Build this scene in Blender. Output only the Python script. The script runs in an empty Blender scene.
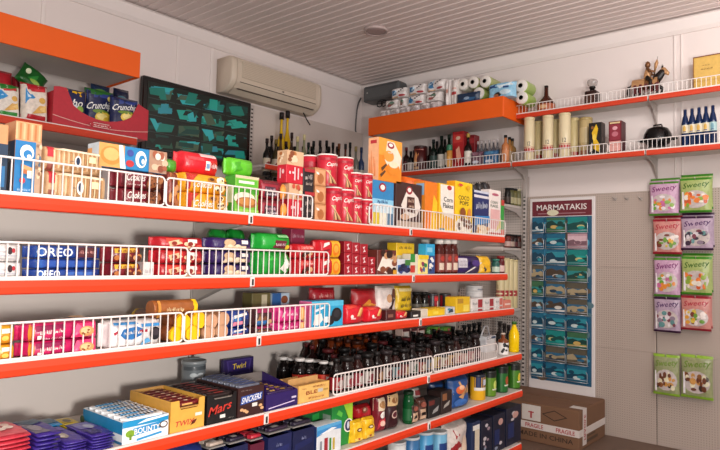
import bpy, bmesh, math, random
from mathutils import Vector, Matrix
random.seed(7)
C = bpy.context.scene.collection
PI = math.pi
# ------------------------------------------------------------------ camera
YAW, PITCH, ROLL, FPX, CZ = [math.radians(a) for a in (40.214, 3.0567, 1.2696)] + [612.39, 1.27]
_f = Vector((-math.sin(YAW)*math.cos(PITCH), math.cos(YAW)*math.cos(PITCH), math.sin(PITCH)))
_r0 = Vector((math.cos(YAW), math.sin(YAW), 0)); _u0 = _r0.cross(_f)
_r = _r0*math.cos(ROLL) + _u0*math.sin(ROLL); _u = _u0*math.cos(ROLL) - _r0*math.sin(ROLL)
CAM = Vector((0, 0, CZ))
cd = bpy.data.cameras.new('camera'); cam = bpy.data.objects.new('camera', cd); C.objects.link(cam)
cam.matrix_world = Matrix(((_r.x, _u.x, -_f.x, 0), (_r.y, _u.y, -_f.y, 0), (_r.z, _u.z, -_f.z, CZ), (0, 0, 0, 1)))
cd.sensor_width = 36; cd.lens = FPX*36/720; cd.clip_start = .05
bpy.context.scene.camera = cam
def ray(x, y): return _r*(x-360) + _u*(225-y) + _f*FPX
def onX(x, y, X): d = ray(x, y); return CAM + d*(X/d.x)
def onY(x, y, Y): d = ray(x, y); return CAM + d*(Y/d.y)
def onZ(x, y, Z): d = ray(x, y); return CAM + d*((Z-CZ)/d.z)
def proj(P):
    P = Vector(P)-CAM; k = P.dot(_f); return 360+FPX*P.dot(_r)/k, 225-FPX*P.dot(_u)/k
def solveY(X, z, px):          # Y on the line (X, *, z) that the picture column px meets
    lo, hi = -.3, 8
    for _ in range(50):
        m = (lo+hi)/2
        if proj((X, m, z))[0] < px: lo = m
        else: hi = m
    return lo
def solveX(Y, z, px):
    lo, hi = -5, 3
    for _ in range(50):
        m = (lo+hi)/2
        if proj((m, Y, z))[0] < px: lo = m
        else: hi = m
    return lo
# ------------------------------------------------------------------ materials
def lin(c): c /= 255; return c/12.92 if c <= .04045 else ((c+.055)/1.055)**2.4
def rgb(h):
    if isinstance(h, str): h = (int(h[0:2], 16), int(h[2:4], 16), int(h[4:6], 16))
    return tuple(lin(c) for c in h)+(1,)
MATS = {}
def M(col, rough=.5, metal=0, noise=.08, scale=40, bump=0, trans=0, emit=0, coat=0, spec=.5):
    key = (col, rough, metal, noise, scale, bump, trans, emit, coat, spec)
    if key in MATS: return MATS[key]
    m = bpy.data.materials.new('paint_%s' % (col,)); m.use_nodes = True
    nt = m.node_tree; b = nt.nodes['Principled BSDF']
    c = rgb(col)
    b.inputs['Roughness'].default_value = rough; b.inputs['Metallic'].default_value = metal
    if trans: b.inputs['Transmission Weight'].default_value = trans
    b.inputs['Specular IOR Level'].default_value = spec
    if coat: b.inputs['Coat Weight'].default_value = coat
    if noise or bump:
        tc = nt.nodes.new('ShaderNodeTexCoord'); nz = nt.nodes.new('ShaderNodeTexNoise')
        nz.inputs['Scale'].default_value = scale; nz.inputs['Detail'].default_value = 3
        nt.links.new(tc.outputs['Object'], nz.inputs['Vector'])
        if noise:
            mr = nt.nodes.new('ShaderNodeMapRange'); mr.inputs[3].default_value = 1-noise; mr.inputs[4].default_value = 1+noise
            nt.links.new(nz.outputs['Fac'], mr.inputs[0])
            mx = nt.nodes.new('ShaderNodeVectorMath'); mx.operation = 'SCALE'
            mx.inputs[0].default_value = c[:3]
            nt.links.new(mr.outputs[0], mx.inputs['Scale']); nt.links.new(mx.outputs[0], b.inputs['Base Color'])
        else: b.inputs['Base Color'].default_value = c
        if bump:
            bp = nt.nodes.new('ShaderNodeBump'); bp.inputs['Strength'].default_value = bump; bp.inputs['Distance'].default_value = .01
            nt.links.new(nz.outputs['Fac'], bp.inputs['Height']); nt.links.new(bp.outputs[0], b.inputs['Normal'])
    else: b.inputs['Base Color'].default_value = c
    if emit:
        b.inputs['Emission Color'].default_value = c; b.inputs['Emission Strength'].default_value = emit
    MATS[key] = m; return m
def foil(c): return M(c, .33, 0, .32, 55, .22)
def card(c): return M(c, .45, 0, .16, 45)
def dots(name, base, hole, axes, pitch, rad, rough=.5):   # perforated steel: a grid of dark holes in object space
    m = bpy.data.materials.new(name); m.use_nodes = True; nt = m.node_tree; b = nt.nodes['Principled BSDF']
    tc = nt.nodes.new('ShaderNodeTexCoord'); sp = nt.nodes.new('ShaderNodeSeparateXYZ'); nt.links.new(tc.outputs['Object'], sp.inputs[0])
    def mth(op, a, bb=None):
        n = nt.nodes.new('ShaderNodeMath'); n.operation = op
        for i, v in enumerate((a, bb)):
            if v is None: continue
            if isinstance(v, (int, float)): n.inputs[i].default_value = v
            else: nt.links.new(v, n.inputs[i])
        return n.outputs[0]
    ds = []
    for ax, p in zip(axes, pitch):
        q = mth('MULTIPLY', sp.outputs[ax], 1/p); q = mth('FRACT', q); q = mth('SUBTRACT', q, .5); q = mth('MULTIPLY', q, p); ds.append(mth('MULTIPLY', q, q))
    d = mth('SQRT', mth('ADD', ds[0], ds[1])) if len(ds) == 2 else mth('SQRT', ds[0])
    fac = mth('LESS_THAN', d, rad)
    mx = nt.nodes.new('ShaderNodeMix'); mx.data_type = 'RGBA'
    mx.inputs[6].default_value = rgb(base); mx.inputs[7].default_value = rgb(hole)
    nt.links.new(fac, mx.inputs[0]); nt.links.new(mx.outputs[2], b.inputs['Base Color']); b.inputs['Roughness'].default_value = rough
    return m
# ------------------------------------------------------------------ mesh builder
class MB:
    def __init__(s): s.V = []; s.F = []; s.I = []; s.S = []; s.mats = []
    def mi(s, m):
        if m not in s.mats: s.mats.append(m)
        return s.mats.index(m)
    def add(s, vs, fs, m, smooth=False):
        o = len(s.V); i = s.mi(m); s.V += [tuple(v) for v in vs]
        for f in fs: s.F.append([o+k for k in f]); s.I.append(i); s.S.append(smooth)
        return s
    def box(s, x0, x1, y0, y1, z0, z1, m, b=0):
        if b <= 0:
            vs = [(x, y, z) for x in (x0, x1) for y in (y0, y1) for z in (z0, z1)]
            return s.add(vs, [(0, 1, 3, 2), (4, 6, 7, 5), (0, 4, 5, 1), (2, 3, 7, 6), (0, 2, 6, 4), (1, 5, 7, 3)], m)
        b = min(b, (x1-x0)*.45, (y1-y0)*.45, (z1-z0)*.45)
        vs = []; X, Y, Z = (x0, x1), (y0, y1), (z0, z1); n = lambda i: 1-2*i
        for i in (0, 1):
            for j in (0, 1):
                for k in (0, 1):
                    vs += [(X[i], Y[j]+n(j)*b, Z[k]+n(k)*b), (X[i]+n(i)*b, Y[j], Z[k]+n(k)*b), (X[i]+n(i)*b, Y[j]+n(j)*b, Z[k])]
        id = lambda i, j, k, a: (i*4+j*2+k)*3+a
        fs = []
        for i in (0, 1): fs += [[id(i, 0, 0, 0), id(i, 1, 0, 0), id(i, 1, 1, 0), id(i, 0, 1, 0)], [id(0, i, 0, 1), id(1, i, 0, 1), id(1, i, 1, 1), id(0, i, 1, 1)], [id(0, 0, i, 2), id(1, 0, i, 2), id(1, 1, i, 2), id(0, 1, i, 2)]]
        for i in (0, 1):
            for j in (0, 1):
                fs += [[id(i, j, 0, 0), id(i, j, 1, 0), id(i, j, 1, 1), id(i, j, 0, 1)], [id(i, 0, j, 0), id(i, 1, j, 0), id(i, 1, j, 2), id(i, 0, j, 2)], [id(0, i, j, 1), id(1, i, j, 1), id(1, i, j, 2), id(0, i, j, 2)]]
                for k in (0, 1): fs.append([id(i, j, k, 0), id(i, j, k, 1), id(i, j, k, 2)])
        return s.add(vs, fs, m)
    def lathe(s, prof, m, n=18, c=(0, 0, 0), smooth=True, ax='z', sq=0):
        vs = []; fs = []
        for (r, z) in prof:
            for i in range(n):
                a = 2*PI*(i+.5)/n; ca, sa = math.cos(a), math.sin(a)
                if sq:
                    k = (abs(ca)**sq+abs(sa)**sq)**(-1/sq); ca *= k; sa *= k
                p = (r*ca, r*sa, z) if ax == 'z' else ((z, r*ca, r*sa) if ax == 'x' else (r*ca, z, r*sa))
                vs.append((c[0]+p[0], c[1]+p[1], c[2]+p[2]))
        for j in range(len(prof)-1):
            for i in range(n): fs.append((j*n+i, j*n+(i+1) % n, (j+1)*n+(i+1) % n, (j+1)*n+i))
        s.add(vs, fs, m, smooth)
        o = len(s.V)-len(vs)
        for j in (0, len(prof)-1):
            if prof[j][0] > 1e-5: s.F.append([o+j*n+i for i in range(n)]); s.I.append(s.mi(m)); s.S.append(False)
        return s
    def tube(s, pts, rad, m, n=6, closed=False, caps=True):
        pts = [Vector(p) for p in pts]; vs = []; fs = []; L = len(pts)
        R = rad if isinstance(rad, (list, tuple)) else [rad]*L
        for i, p in enumerate(pts):
            a = pts[i-1] if (i > 0 or closed) else p; b = pts[(i+1) % L] if (i < L-1 or closed) else p
            t = (b-a).normalized(); up = Vector((0, 0, 1)) if abs(t.z) < .9 else Vector((1, .3, 0))
            e1 = t.cross(up).normalized(); e2 = e1.cross(t)
            for k in range(n):
                q = 2*PI*(k+.5)/n; vs.append(p+e1*R[i]*math.cos(q)+e2*R[i]*math.sin(q))
        for i in range(L if closed else L-1):
            for k in range(n): fs.append((i*n+k, i*n+(k+1) % n, ((i+1) % L)*n+(k+1) % n, ((i+1) % L)*n+k))
        if caps and not closed: fs += [tuple(range(n)), tuple((L-1)*n+k for k in range(n))]
        return s.add(vs, fs, m, n > 4)
    def loft(s, rings, m, smooth=True, caps=True):
        n = len(rings[0]); vs = [v for r in rings for v in r]; fs = []
        for j in range(len(rings)-1):
            for i in range(n): fs.append((j*n+i, j*n+(i+1) % n, (j+1)*n+(i+1) % n, (j+1)*n+i))
        if caps: fs += [tuple(range(n)), tuple((len(rings)-1)*n+i for i in range(n))]
        return s.add(vs, fs, m, smooth)
    def prism(s, poly, z0, z1, m, ax='z'):     # extrude a polygon
        f = {'z': lambda a, b, c: (a, b, c), 'y': lambda a, b, c: (a, c, b), 'x': lambda a, b, c: (c, a, b)}[ax]
        n = len(poly); vs = [f(a, b, z0) for a, b in poly]+[f(a, b, z1) for a, b in poly]
        fs = [tuple(range(n)), tuple(range(n, 2*n))]+[(i, (i+1) % n, n+(i+1) % n, n+i) for i in range(n)]
        return s.add(vs, fs, m)
    def mesh(s, name, fix=True):
        me = bpy.data.meshes.new(name); me.from_pydata(s.V, [], s.F)
        for m in s.mats: me.materials.append(m)
        me.polygons.foreach_set('material_index', s.I); me.polygons.foreach_set('use_smooth', s.S)
        if fix:
            bm = bmesh.new(); bm.from_mesh(me); bmesh.ops.recalc_face_normals(bm, faces=bm.faces); bm.to_mesh(me); bm.free()
        me.update(); return me
    def build(s, name, parent=None, loc=(0, 0, 0), rz=0, fix=True):
        o = bpy.data.objects.new(name, s.mesh(name, fix)); C.objects.link(o)
        o.location = loc; o.rotation_euler = (0, 0, rz)
        if parent: o.parent = parent
        return o
class TXB:            # lettering: every word becomes a part of its own
    def __init__(s): s.F = []
    def add(s, vs, fs, m): k = MB(); k.add(vs, fs, m); s.F.append(k)
    def build(s, name, parent, fix=False):
        for k in s.F: k.build(name, parent, fix=False)
ALL_LABELS = {}
def tag(o, label, cat, group=None, kind=None):
    o['label'] = label; o['category'] = cat
    if group: o['group'] = group
    if kind: o['kind'] = kind
    ALL_LABELS.setdefault(label, []).append(o.name)
    return o
def struct(mb, name): o = mb.build(name); o['kind'] = 'structure'; return o
def empty(name, loc, rz=0):
    o = bpy.data.objects.new(name, None); C.objects.link(o); o.location = loc; o.rotation_euler = (0, 0, rz); o.empty_display_size = .05; return o
def dup(root, loc, label, rz=None):
    r = root.copy(); C.objects.link(r); r.location = loc; r['label'] = label
    if rz is not None: r.rotation_euler = (0, 0, rz)
    ALL_LABELS.setdefault(label, []).append(r.name)
    for ch in list(root.children):
        c = ch.copy(); C.objects.link(c); c.parent = r
        for g in list(ch.children):
            d = g.copy(); C.objects.link(d); d.parent = c
    return r
# ------------------------------------------------------------------ lettering and flat art
_T = {}
def textpoly(t, bold=.0):
    k = (t, bold)
    if k in _T: return _T[k]
    cu = bpy.data.curves.new('t', 'FONT'); cu.body = t; cu.resolution_u = 2; cu.offset = bold
    ob = bpy.data.objects.new('t', cu); me = bpy.data.meshes.new_from_object(ob)
    vs = [(v.co.x, v.co.y) for v in me.vertices]; fs = [tuple(p.vertices) for p in me.polygons]
    bpy.data.objects.remove(ob); bpy.data.curves.remove(cu); bpy.data.meshes.remove(me)
    x0 = min(v[0] for v in vs); x1 = max(v[0] for v in vs); y0 = min(v[1] for v in vs); y1 = max(v[1] for v in vs)
    vs = [((x-x0)/(x1-x0), (y-y0)/(y1-y0)) for x, y in vs]
    _T[k] = (vs, fs); return _T[k]
# art items:  ('r',col,u0,v0,u1,v1)  ('e',col,cu,cv,ru,rv)  ('p',col,[(u,v)..])  ('t',col,text,cu,cv,wu,hv[,angle,shear])
def art(mb, tx, fmap, items, matf=card, sub=1, l0=1):
    for l, it in enumerate(items):
        k, col = it[0], it[1]; m = matf(col); L = l+l0
        if k == 'r':
            u0, v0, u1, v1 = it[2:6]; n = sub
            vs = [fmap(u0+(u1-u0)*i/n, v0+(v1-v0)*j/n, L) for j in range(n+1) for i in range(n+1)]
            mb.add(vs, [(j*(n+1)+i, j*(n+1)+i+1, (j+1)*(n+1)+i+1, (j+1)*(n+1)+i) for j in range(n) for i in range(n)], m, sub > 1)
        elif k == 'e':
            cu, cv, ru, rv = it[2:6]; N = 14; rings = 1 if sub == 1 else 3
            vs = [fmap(cu, cv, L)]; fs = []
            for q in range(1, rings+1):
                for i in range(N): a = 2*PI*i/N; vs.append(fmap(cu+ru*q/rings*math.cos(a), cv+rv*q/rings*math.sin(a), L))
            for i in range(N): fs.append((0, 1+i, 1+(i+1) % N))
            for q in range(1, rings):
                for i in range(N): fs.append((1+(q-1)*N+i, 1+q*N+i, 1+q*N+(i+1) % N, 1+(q-1)*N+(i+1) % N))
            mb.add(vs, fs, m, sub > 1)
        elif k == 'p':
            pts = it[2]; cu = sum(p[0] for p in pts)/len(pts); cv = sum(p[1] for p in pts)/len(pts); n = len(pts)
            vs = [fmap(cu, cv, L)]+[fmap((cu+p[0])/2, (cv+p[1])/2, L) for p in pts]+[fmap(p[0], p[1], L) for p in pts]
            fs = [(0, 1+i, 1+(i+1) % n) for i in range(n)]+[(1+i, 1+n+i, 1+n+(i+1) % n, 1+(i+1) % n) for i in range(n)]
            mb.add(vs, fs, m)
        elif k == 't':
            t, cu, cv, wu, hv = it[2:7]; ang = it[7] if len(it) > 7 else 0; sh = it[8] if len(it) > 8 else 0
            pv, pf = textpoly(t, .012); vs = []
            for x, y in pv:
                a = (x-.5)*wu; b = (y-.5)*hv; a += sh*b*wu/hv*.2 if sh else 0
                vs.append(fmap(cu+a, cv+b+a*ang, L+1))
            tx.add(vs, pf, m)
EPS = .00035
def fF(w, d, h): return lambda u, v, l: (-w/2+u*w, -EPS*l, v*h)
def fL(w, d, h): return lambda u, v, l: (-w/2-EPS*l, d*(1-u), v*h)
def fR(w, d, h): return lambda u, v, l: (w/2+EPS*l, d*u, v*h)
def fT(w, d, h): return lambda u, v, l: (-w/2+u*w, v*d, h+EPS*l)
FM = {'F': fF, 'L': fL, 'R': fR, 'T': fT}
def finish(mb, tx, name, label, cat, pl, group, extra=()):
    o = mb.build(name, None, pl['loc'], pl['rz'], fix=False); tag(o, label, cat, group)
    if tx.F: tx.build('lettering', o, fix=False)
    return o
class P(dict):
    pass
def jit(pl, a=.0): pl['rz'] += random.uniform(-a, a); return pl
def carton(name, label, pl, d, col, F=(), L=(), R=(), T=(), cat='box', group=None, b=.002, matf=card):
    mb, tx = MB(), TXB(); w, h = pl['w'], pl['h']
    mb.box(-w/2, w/2, 0, d, 0, h, matf(col), b); 
    me_fix(mb)
    for k, it in (('F', F), ('L', L), ('R', R), ('T', T)):
        if it: art(mb, tx, FM[k](w, d, h), it, matf)
    return finish(mb, tx, name, label, cat, pl, group)
def me_fix(mb):     # orient the faces built so far outwards
    bm = bmesh.new(); vs = [bm.verts.new(v) for v in mb.V]
    for f, i, s in zip(mb.F, mb.I, mb.S):
        q = bm.faces.new([vs[k] for k in f]); q.material_index = i; q.smooth = s
    bmesh.ops.recalc_face_normals(bm, faces=bm.faces); bm.verts.index_update()
    mb.F = [[v.index for v in f.verts] for f in bm.faces]; bm.free()
def sup(t, n): return max(0, 1-abs(t)**n)**(1/n)
def flowpack(name, label, pl, d, col, F=(), T=(), cat='packet', group=None, n=4, fin=.1, fincol=None, matf=foil, seed=0):
    """wrapped biscuit packet: squarish body pinched into a flat crimped fin at both ends"""
    mb, tx = MB(), TXB(); w, h = pl['w'], pl['h']; rings = []
    fl = min(fin*w, .018); N = 20
    for t, ky, kz in ((0, .04, .9), (.35, .06, .88), (.75, .3, .8), (1.0, .75, .93), (1.4, .96, 1), (None, 1, 1)):
        if t is None: continue
        rings.append((t*fl, ky, kz))
    full = rings+[(w*.5, 1, 1)]+[(w-x, a, b) for x, a, b in reversed(rings)]
    R = []
    for x, ky, kz in full:
        r = []
        for i in range(N):
            a = 2*PI*(i+.5)/N; c, s2 = math.cos(a), math.sin(a); k = (abs(c)**n+abs(s2)**n)**(-1/n)
            r.append((-w/2+x, d/2+d/2*ky*c*k, h/2+h/2*kz*s2*k))
        R.append(r)
    mb.loft(R, matf(col)); me_fix(mb)
    if fincol: mb.add([], [], matf(fincol))
    lo = 1.25*fl/w
    def ff(u, v, l): return (-w/2+w*(lo+(1-2*lo)*u), d/2-d/2*sup((2*v-1)*.98, n)-EPS*1.6*l-.0006, h*(.01+.98*v))
    def ft(u, v, l): return (-w/2+w*(lo+(1-2*lo)*u), d*(.01+.98*v), h/2+h/2*sup((2*v-1)*.98, n)+EPS*1.6*l+.0006)
    if F: art(mb, tx, ff, F, matf, 6)
    if T: art(mb, tx, ft, T, matf, 6)
    return finish(mb, tx, name, label, cat, pl, group)
def bag(name, label, pl, t, col, F=(), cat='bag', group=None, top=None, bot=None, seed=1, matf=foil, lean=0, pw=.5):
    """filled pillow bag standing up or hanging: bulged front and back, flat crimped top and bottom seams"""
    mb, tx = MB(), TXB(); w, h = pl['w'], pl['h']; rd = random.Random(seed); ph = [rd.uniform(0, 6) for _ in range(6)]
    def T(u, v):
        a = max(0, 1-(2*u-1)**4)*max(0, 1-abs(2*v-1)**5)
        q = 1+.10*math.sin(7*u+ph[0]+3*v)+.08*math.sin(11*v+ph[1]-5*u)+.06*math.sin(23*u+ph[2])*(abs(2*v-1)**2)
        return t/2*(a**pw)*q+.0012
    def X(u, v): return -w/2+w*u*(1)+(.5-u)*w*.05*math.sin(PI*v)
    def S(u, v, l, sgn=-1): return (X(u, v), t/2+sgn*(T(u, v)+(.0011+.0002*l if l else 0))+lean*v*h, h*v)
    nu, nv = 14, 16
    for sgn in (-1, 1):
        vs = [S(i/nu, j/nv, 0, sgn) for j in range(nv+1) for i in range(nu+1)]
        for j in range(nv):
            m = matf(top) if (top and j >= nv-1) else (matf(bot) if (bot and j < 1) else matf(col))
            o = len(mb.V)
            mb.add([vs[jj*(nu+1)+i] for jj in (j, j+1) for i in range(nu+1)], [((i, i+1, nu+2+i, nu+1+i) if sgn < 0 else (i, nu+1+i, nu+2+i, i+1)) for i in range(nu)], m, True)
    ed = [(0, j/nv) for j in range(nv+1)]+[(i/nu, 1) for i in range(1, nu+1)]+[(1, 1-j/nv) for j in range(1, nv+1)]+[(1-i/nu, 0) for i in range(1, nu)]
    A = [S(u, v, 0, -1) for u, v in ed]; B = [S(u, v, 0, 1) for u, v in ed]; n = len(ed)
    mb.add(A+B, [(i, (i+1) % n, n+(i+1) % n, n+i) for i in range(n)], matf(col))
    if F: art(mb, tx, lambda u, v, l: S(u, v, l+.6), F, matf, 6)
    return finish(mb, tx, name, label, cat, pl, group)
def fC(R, h, arc=2.6, cy=None):        # front of an upright cylinder; u runs over arc radians
    cy = R if cy is None else cy
    return lambda u, v, l: ((R+EPS*l)*math.sin((u-.5)*arc), cy-(R+EPS*l)*math.cos((u-.5)*arc), v*h)
def tin(name, label, pl, col, lid=None, F=(), cat='tin', group=None, lidh=.006, rim=0, arc=3.0, parts=True, rough=.35, n=20):
    """round tin or tube: body, lid of its own, printed front"""
    mb, tx = MB(), TXB(); R, h = pl['w']/2, pl['h']; hb = h-(lidh if lid else 0)
    m = lambda c: M(c, rough, 0, .05)
    mb.lathe([(R*.96, 0), (R, .002), (R, hb-.001), (R*.97, hb)], m(col), n, (0, R, 0)); me_fix(mb)
    if F: art(mb, tx, fC(R, hb, arc), F, m, 8)
    o = finish(mb, tx, name, label, cat, pl, group)
    if lid:
        k = MB(); r = R*(1+rim)
        k.lathe([(r, hb), (r*1.02, hb+lidh*.15), (r*1.02, hb+lidh*.85), (r*.97, h), (r*.9, h), (r*.88, h-lidh*.3)], m(lid), n, (0, R, 0)); k.build('lid', o)
    return o
PROF = {
 'wine': [(.0, 0), (.92, 0), (1, .02), (1, .56), (.9, .64), (.5, .73), (.36, .80), (.34, .97), (.40, .972), (.40, 1), (0, 1)],
 'spirit': [(0, 0), (.94, 0), (1, .02), (1, .62), (.93, .69), (.5, .76), (.36, .80), (.36, 1), (0, 1)],
 'soda': [(0, 0), (.8, 0), (.95, .03), (1, .1), (1, .42), (.96, .5), (1, .58), (.97, .66), (.7, .80), (.46, .87), (.44, 1), (0, 1)],
 'jar': [(0, 0), (.92, 0), (1, .04), (1, .72), (.94, .8), (.8, .85), (.8, 1), (0, 1)],
 'squat': [(0, 0), (.9, 0), (1, .05), (1, .34), (.88, .46), (.5, .60), (.26, .7), (.24, 1), (0, 1)],
 'cone': [(0, 0), (.92, 0), (1, .03), (1, .6), (.86, .7), (.6, .8), (.36, .92), (.3, 1), (0, 1)],
}
def bottle(name, label, pl, kind, glass, cap=None, lab=None, F=(), caph=.12, capr=None, cat='bottle', group=None, labv=(.12, .5), sq=0, n=16, trans=0, labmat=None):
    """bottle with a cap and a wrapped paper label of their own"""
    R, H = pl['w']/2, pl['h']; hb = H*(1-caph*.55) if cap else H
    pf = [(r*R, z*hb) for r, z in PROF[kind]]
    mb = MB(); mb.lathe(pf, M(glass, .16, 0, .05, trans=trans, spec=.28), n, (0, R, 0), sq=sq)
    o = mb.build(name, None, pl['loc'], pl['rz']); tag(o, label, cat, group)
    if cap:
        r = (capr if capr else PROF[kind][-2][0]*1.18)*R
        k = MB(); k.lathe([(r, H*(1-caph)), (r, H*.995), (r*.9, H)], M(cap, .45, 0, .06, spec=.25), n, (0, R, 0)); k.build('cap', o)
    if lab:
        k, tx = MB(), TXB(); z0, z1 = labv[0]*hb, labv[1]*hb; m = (lambda c: M(c, .5, 0, .06))
        if sq:
            fm = lambda u, v, l: ((u-.5)*1.7*R, R-R*1.012-EPS*l, z0+(z1-z0)*v); s = 1
        else:
            fm = lambda u, v, l: ((R*1.015+EPS*l)*math.sin((u-.5)*4.2), R-(R*1.015+EPS*l)*math.cos((u-.5)*4.2), z0+(z1-z0)*v); s = 10
        art(k, tx, fm, [('r', lab, 0, 0, 1, 1)]+list(F), m, s)
        q = k.build('label', o, fix=False)
        if tx.F: tx.build('lettering', q, fix=False)
    return o
def roll(name, label, loc, rz, R, L, col, end, cat='packet', group=None, ax='y', endn=16, cap=.012, F=()):
    """tube of biscuits lying down, its ends closed by caps"""
    mb = MB(); mb.lathe([(R*.97, 0), (R, .004), (R, L-.004), (R*.97, L)], foil(col), 16, (0, 0, R), ax=ax)
    o = mb.build(name, None, loc, rz); tag(o, label, cat, group)
    for z0, z1 in ((-cap, .004), (L-.004, L+cap)):
        if ax == 'x' and z0 < 0: continue
        k = MB(); k.lathe([(R*1.03, z0), (R*1.06, (z0+z1)/2), (R*1.03, z1)], M(end, .4, 0, .08), endn, (0, 0, R), smooth=False, ax=ax); k.build('end_cap', o)
    return o
# ================================================================== the setting
B, W, H = 4.76, -4.04, 3.03
WALL = M('e6dcd8', .7, 0, .03, 3); TRIM = M('eae1dd', .6, 0, .03, 5)
struct(MB().box(W-.1, 3.2, B, B+.1, -.05, H+.1, WALL), 'wall_back')
struct(MB().box(W-.1, W, -3, B, -.05, H+.1, WALL), 'wall_left')
fm = M('6e594c', .55, 0, .12, 6, .05)
struct(MB().box(W-.1, 3.2, -3, B+.1, -.1, 0, fm), 'floor')
cb = MB(); CE = M('e6d9d5', .55, 0, .03, 4); cb.box(W-.1, 3.2, -3, B+.1, H+.012, H+.1, CE)
pitch = .08; y = -3
while y < B:                                   # corrugated ceiling sheet: flat pans between raised seams
    cb.prism([(y, H+.02), (y+.003, H+.004), (y+.062, H+.004), (y+.070, H+.011), (y+.0705, H+.02)], W, 3.2, CE, 'x'); y += pitch
struct(cb, 'ceiling')
tb = MB(); tb.prism([(B, 2.92), (B-.012, 2.92), (B-.03, 2.945), (B-.045, 3.018), (B-.06, 3.024), (B, 3.024)], W, 3.2, TRIM, 'x'); struct(tb, 'trim_1')
tb = MB(); tb.prism([(W, 2.92), (W+.012, 2.92), (W+.03, 2.945), (W+.045, 3.018), (W+.06, 3.024), (W, 3.024)], -3, B-.06, TRIM, 'y')
struct(tb, 'trim_2')
for i, yy in enumerate((2.585, 2.896, 1.6, .6, -.4)): struct(MB().box(W, W+.012, yy-.012, yy+.012, .02, 2.92, TRIM, .003), 'trim_%d' % (i+3))
for i, xx in enumerate((-1.09, -1.045)): struct(MB().box(xx-.006, xx+.006, B-.010, B, 1.9, 2.92, TRIM, .003), 'trim_%d' % (i+8))
# round flush ceiling lamp, switched off
L0 = onZ(376, 30, H); o = empty('ceiling_light', (L0.x, L0.y, H-.012)); tag(o, 'round flush ceiling light, switched off, between the ceiling seams', 'light')
k = MB(); k.lathe([(.095, .016), (.095, .002), (.088, -.006), (.078, -.004), (.078, .004)], M('bcaaa6', .4), 32); k.build('ring', o)
k = MB(); k.lathe([(0, -.002), (.05, -.004), (.077, .0), (.077, .004)], M('ad9a98', .3), 32); k.build('lamp_cover', o)
# ================================================================== fixtures
STEEL = M('cfc6bf', .45, 0, .03, 8); POST = M('bdb5af', .4, .2, .03); RED = M('e23a10', .5, 0, .04, 12)
RED2 = M('cb3a18', .5, 0, .04, 12); ORA = M('ee5f02', .6, 0, .04, 6); WIRE = M('efe8e4', .35, 0, .02); LIP = M('ded6d0', .4)
SLOT = dots('slotted_post', 'c4bcb6', '3a3431', (2,), (.033,), .0075, .4)
PEGX = dots('perforated_panel_facing_aisle', 'cfc5bd', '6a605a', (1, 2), (.02, .02), .0038)
PEGY = dots('perforated_panel_facing_camera', 'b9aa9f', '766a60', (0, 2), (.0165, .0165), .0031)
PEGC = dots('perforated_panel_corner', 'cfc5bd', '524944', (0, 2), (.022, .022), .0055)
ZC = {1: 1.398, 2: 1.173, 3: .967, 4: .705, 5: .49, 6: .18}; DF = {1: 1.74, 2: 1.72, 3: 1.675, 4: 1.624, 5: 1.617, 6: 1.62}
ZT = {k: v+.019 for k, v in ZC.items()}; XB = -2.06; Y0 = .4375
RANK = {1: 'top', 2: 'second', 3: 'third', 4: 'fourth', 5: 'fifth', 6: 'bottom'}; BAY = ['near', 'middle', 'far']
def shelf(name, label, loc, rz, w, d, col, group=None, brk=True, strip=.038):
    """gondola shelf: folded steel tray, coloured price strip on the front edge, a bracket under each end"""
    o = empty(name, loc, rz); tag(o, label, 'shelf', group)
    k = MB(); k.box(-w/2+.002, w/2-.002, .006, d, -.022, 0, STEEL, .003); k.box(-w/2+.002, w/2-.002, .003, .010, -.028, .004, LIP); k.build('shelf_plate', o)
    k = MB(); g = w/2-.006; z = [(.006, -strip-.0005), (0, -strip+.003), (-.003, -strip/2), (0, -.003), (.006, 0)]
    k.prism(z, -g, g, col, 'x'); k.build('price_strip', o)
    if brk:
        for s in (-1, 1):
            k = MB(); x = s*(w/2-.012); k.prism([(d, -.024), (.05, -.024), (.05, -.04), (d*.55, -.055), (d, -.11)], x-.002, x+.002, POST, 'x'); k.build('bracket', o)
    return o
for b in range(-1, 3):
    y0 = Y0+b; nm = (['near-left'] + BAY)[b+1]
    for k in range(1, 7):
        shelf('gondola_shelf', '%s shelf of the %s bay of the long shelf unit, red price strip' % (RANK[k], nm if b >= 0 else 'nearest'), (-DF[k], y0+.5, ZT[k]), PI/2, 1.0, -XB-DF[k]-.004, RED, 'shelves of the long shelf unit', k < 6)
    mb = MB(); z = .1
    mb.box(XB-.022, XB-.004, y0+.017, y0+.983, 0, 1.4, STEEL, .002)
    tag(mb.build('back_panel'), 'pale steel back panel of the %s bay of the long shelf unit' % (nm if b >= 0 else 'nearest'), 'panel', 'back panels of the long shelf unit')
    mb = MB(); mb.box(-DF[6]-.03, -DF[6]-.012, y0+.004, y0+.996, 0.0, .135, STEEL, .003); tag(mb.build('kick_plate'), 'pale kick plate under the %s bay of the long shelf unit' % (nm if b >= 0 else 'nearest'), 'panel', 'kick plates of the long shelf unit')
for b in range(-1, 4):
    o = empty('shelf_upright', (XB, Y0+b, 0)); tag(o, ['slotted steel upright before the nearest bay of the long shelf unit', 'slotted steel upright between nearest and near bays, behind yellow capped tubes', 'slotted steel upright behind the tin between near and middle bays', 'slotted steel upright behind the cereal between middle and far bays', 'slotted steel upright closing the far end of the long shelf unit'][b+1], 'post', 'uprights of the long shelf unit')
    k = MB(); k.box(-.03, -.001, -.015, .015, .02, 1.42, POST, .002); k.box(-.0015, .0, -.006, .006, .03, 1.40, SLOT); k.build('post', o)
    k = MB(); k.box(-.03, .39, -.014, .014, 0, .02, POST, .003); k.box(-.03, .38, -.013, .013, .02, .09, POST, .003); k.build('foot', o)
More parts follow.
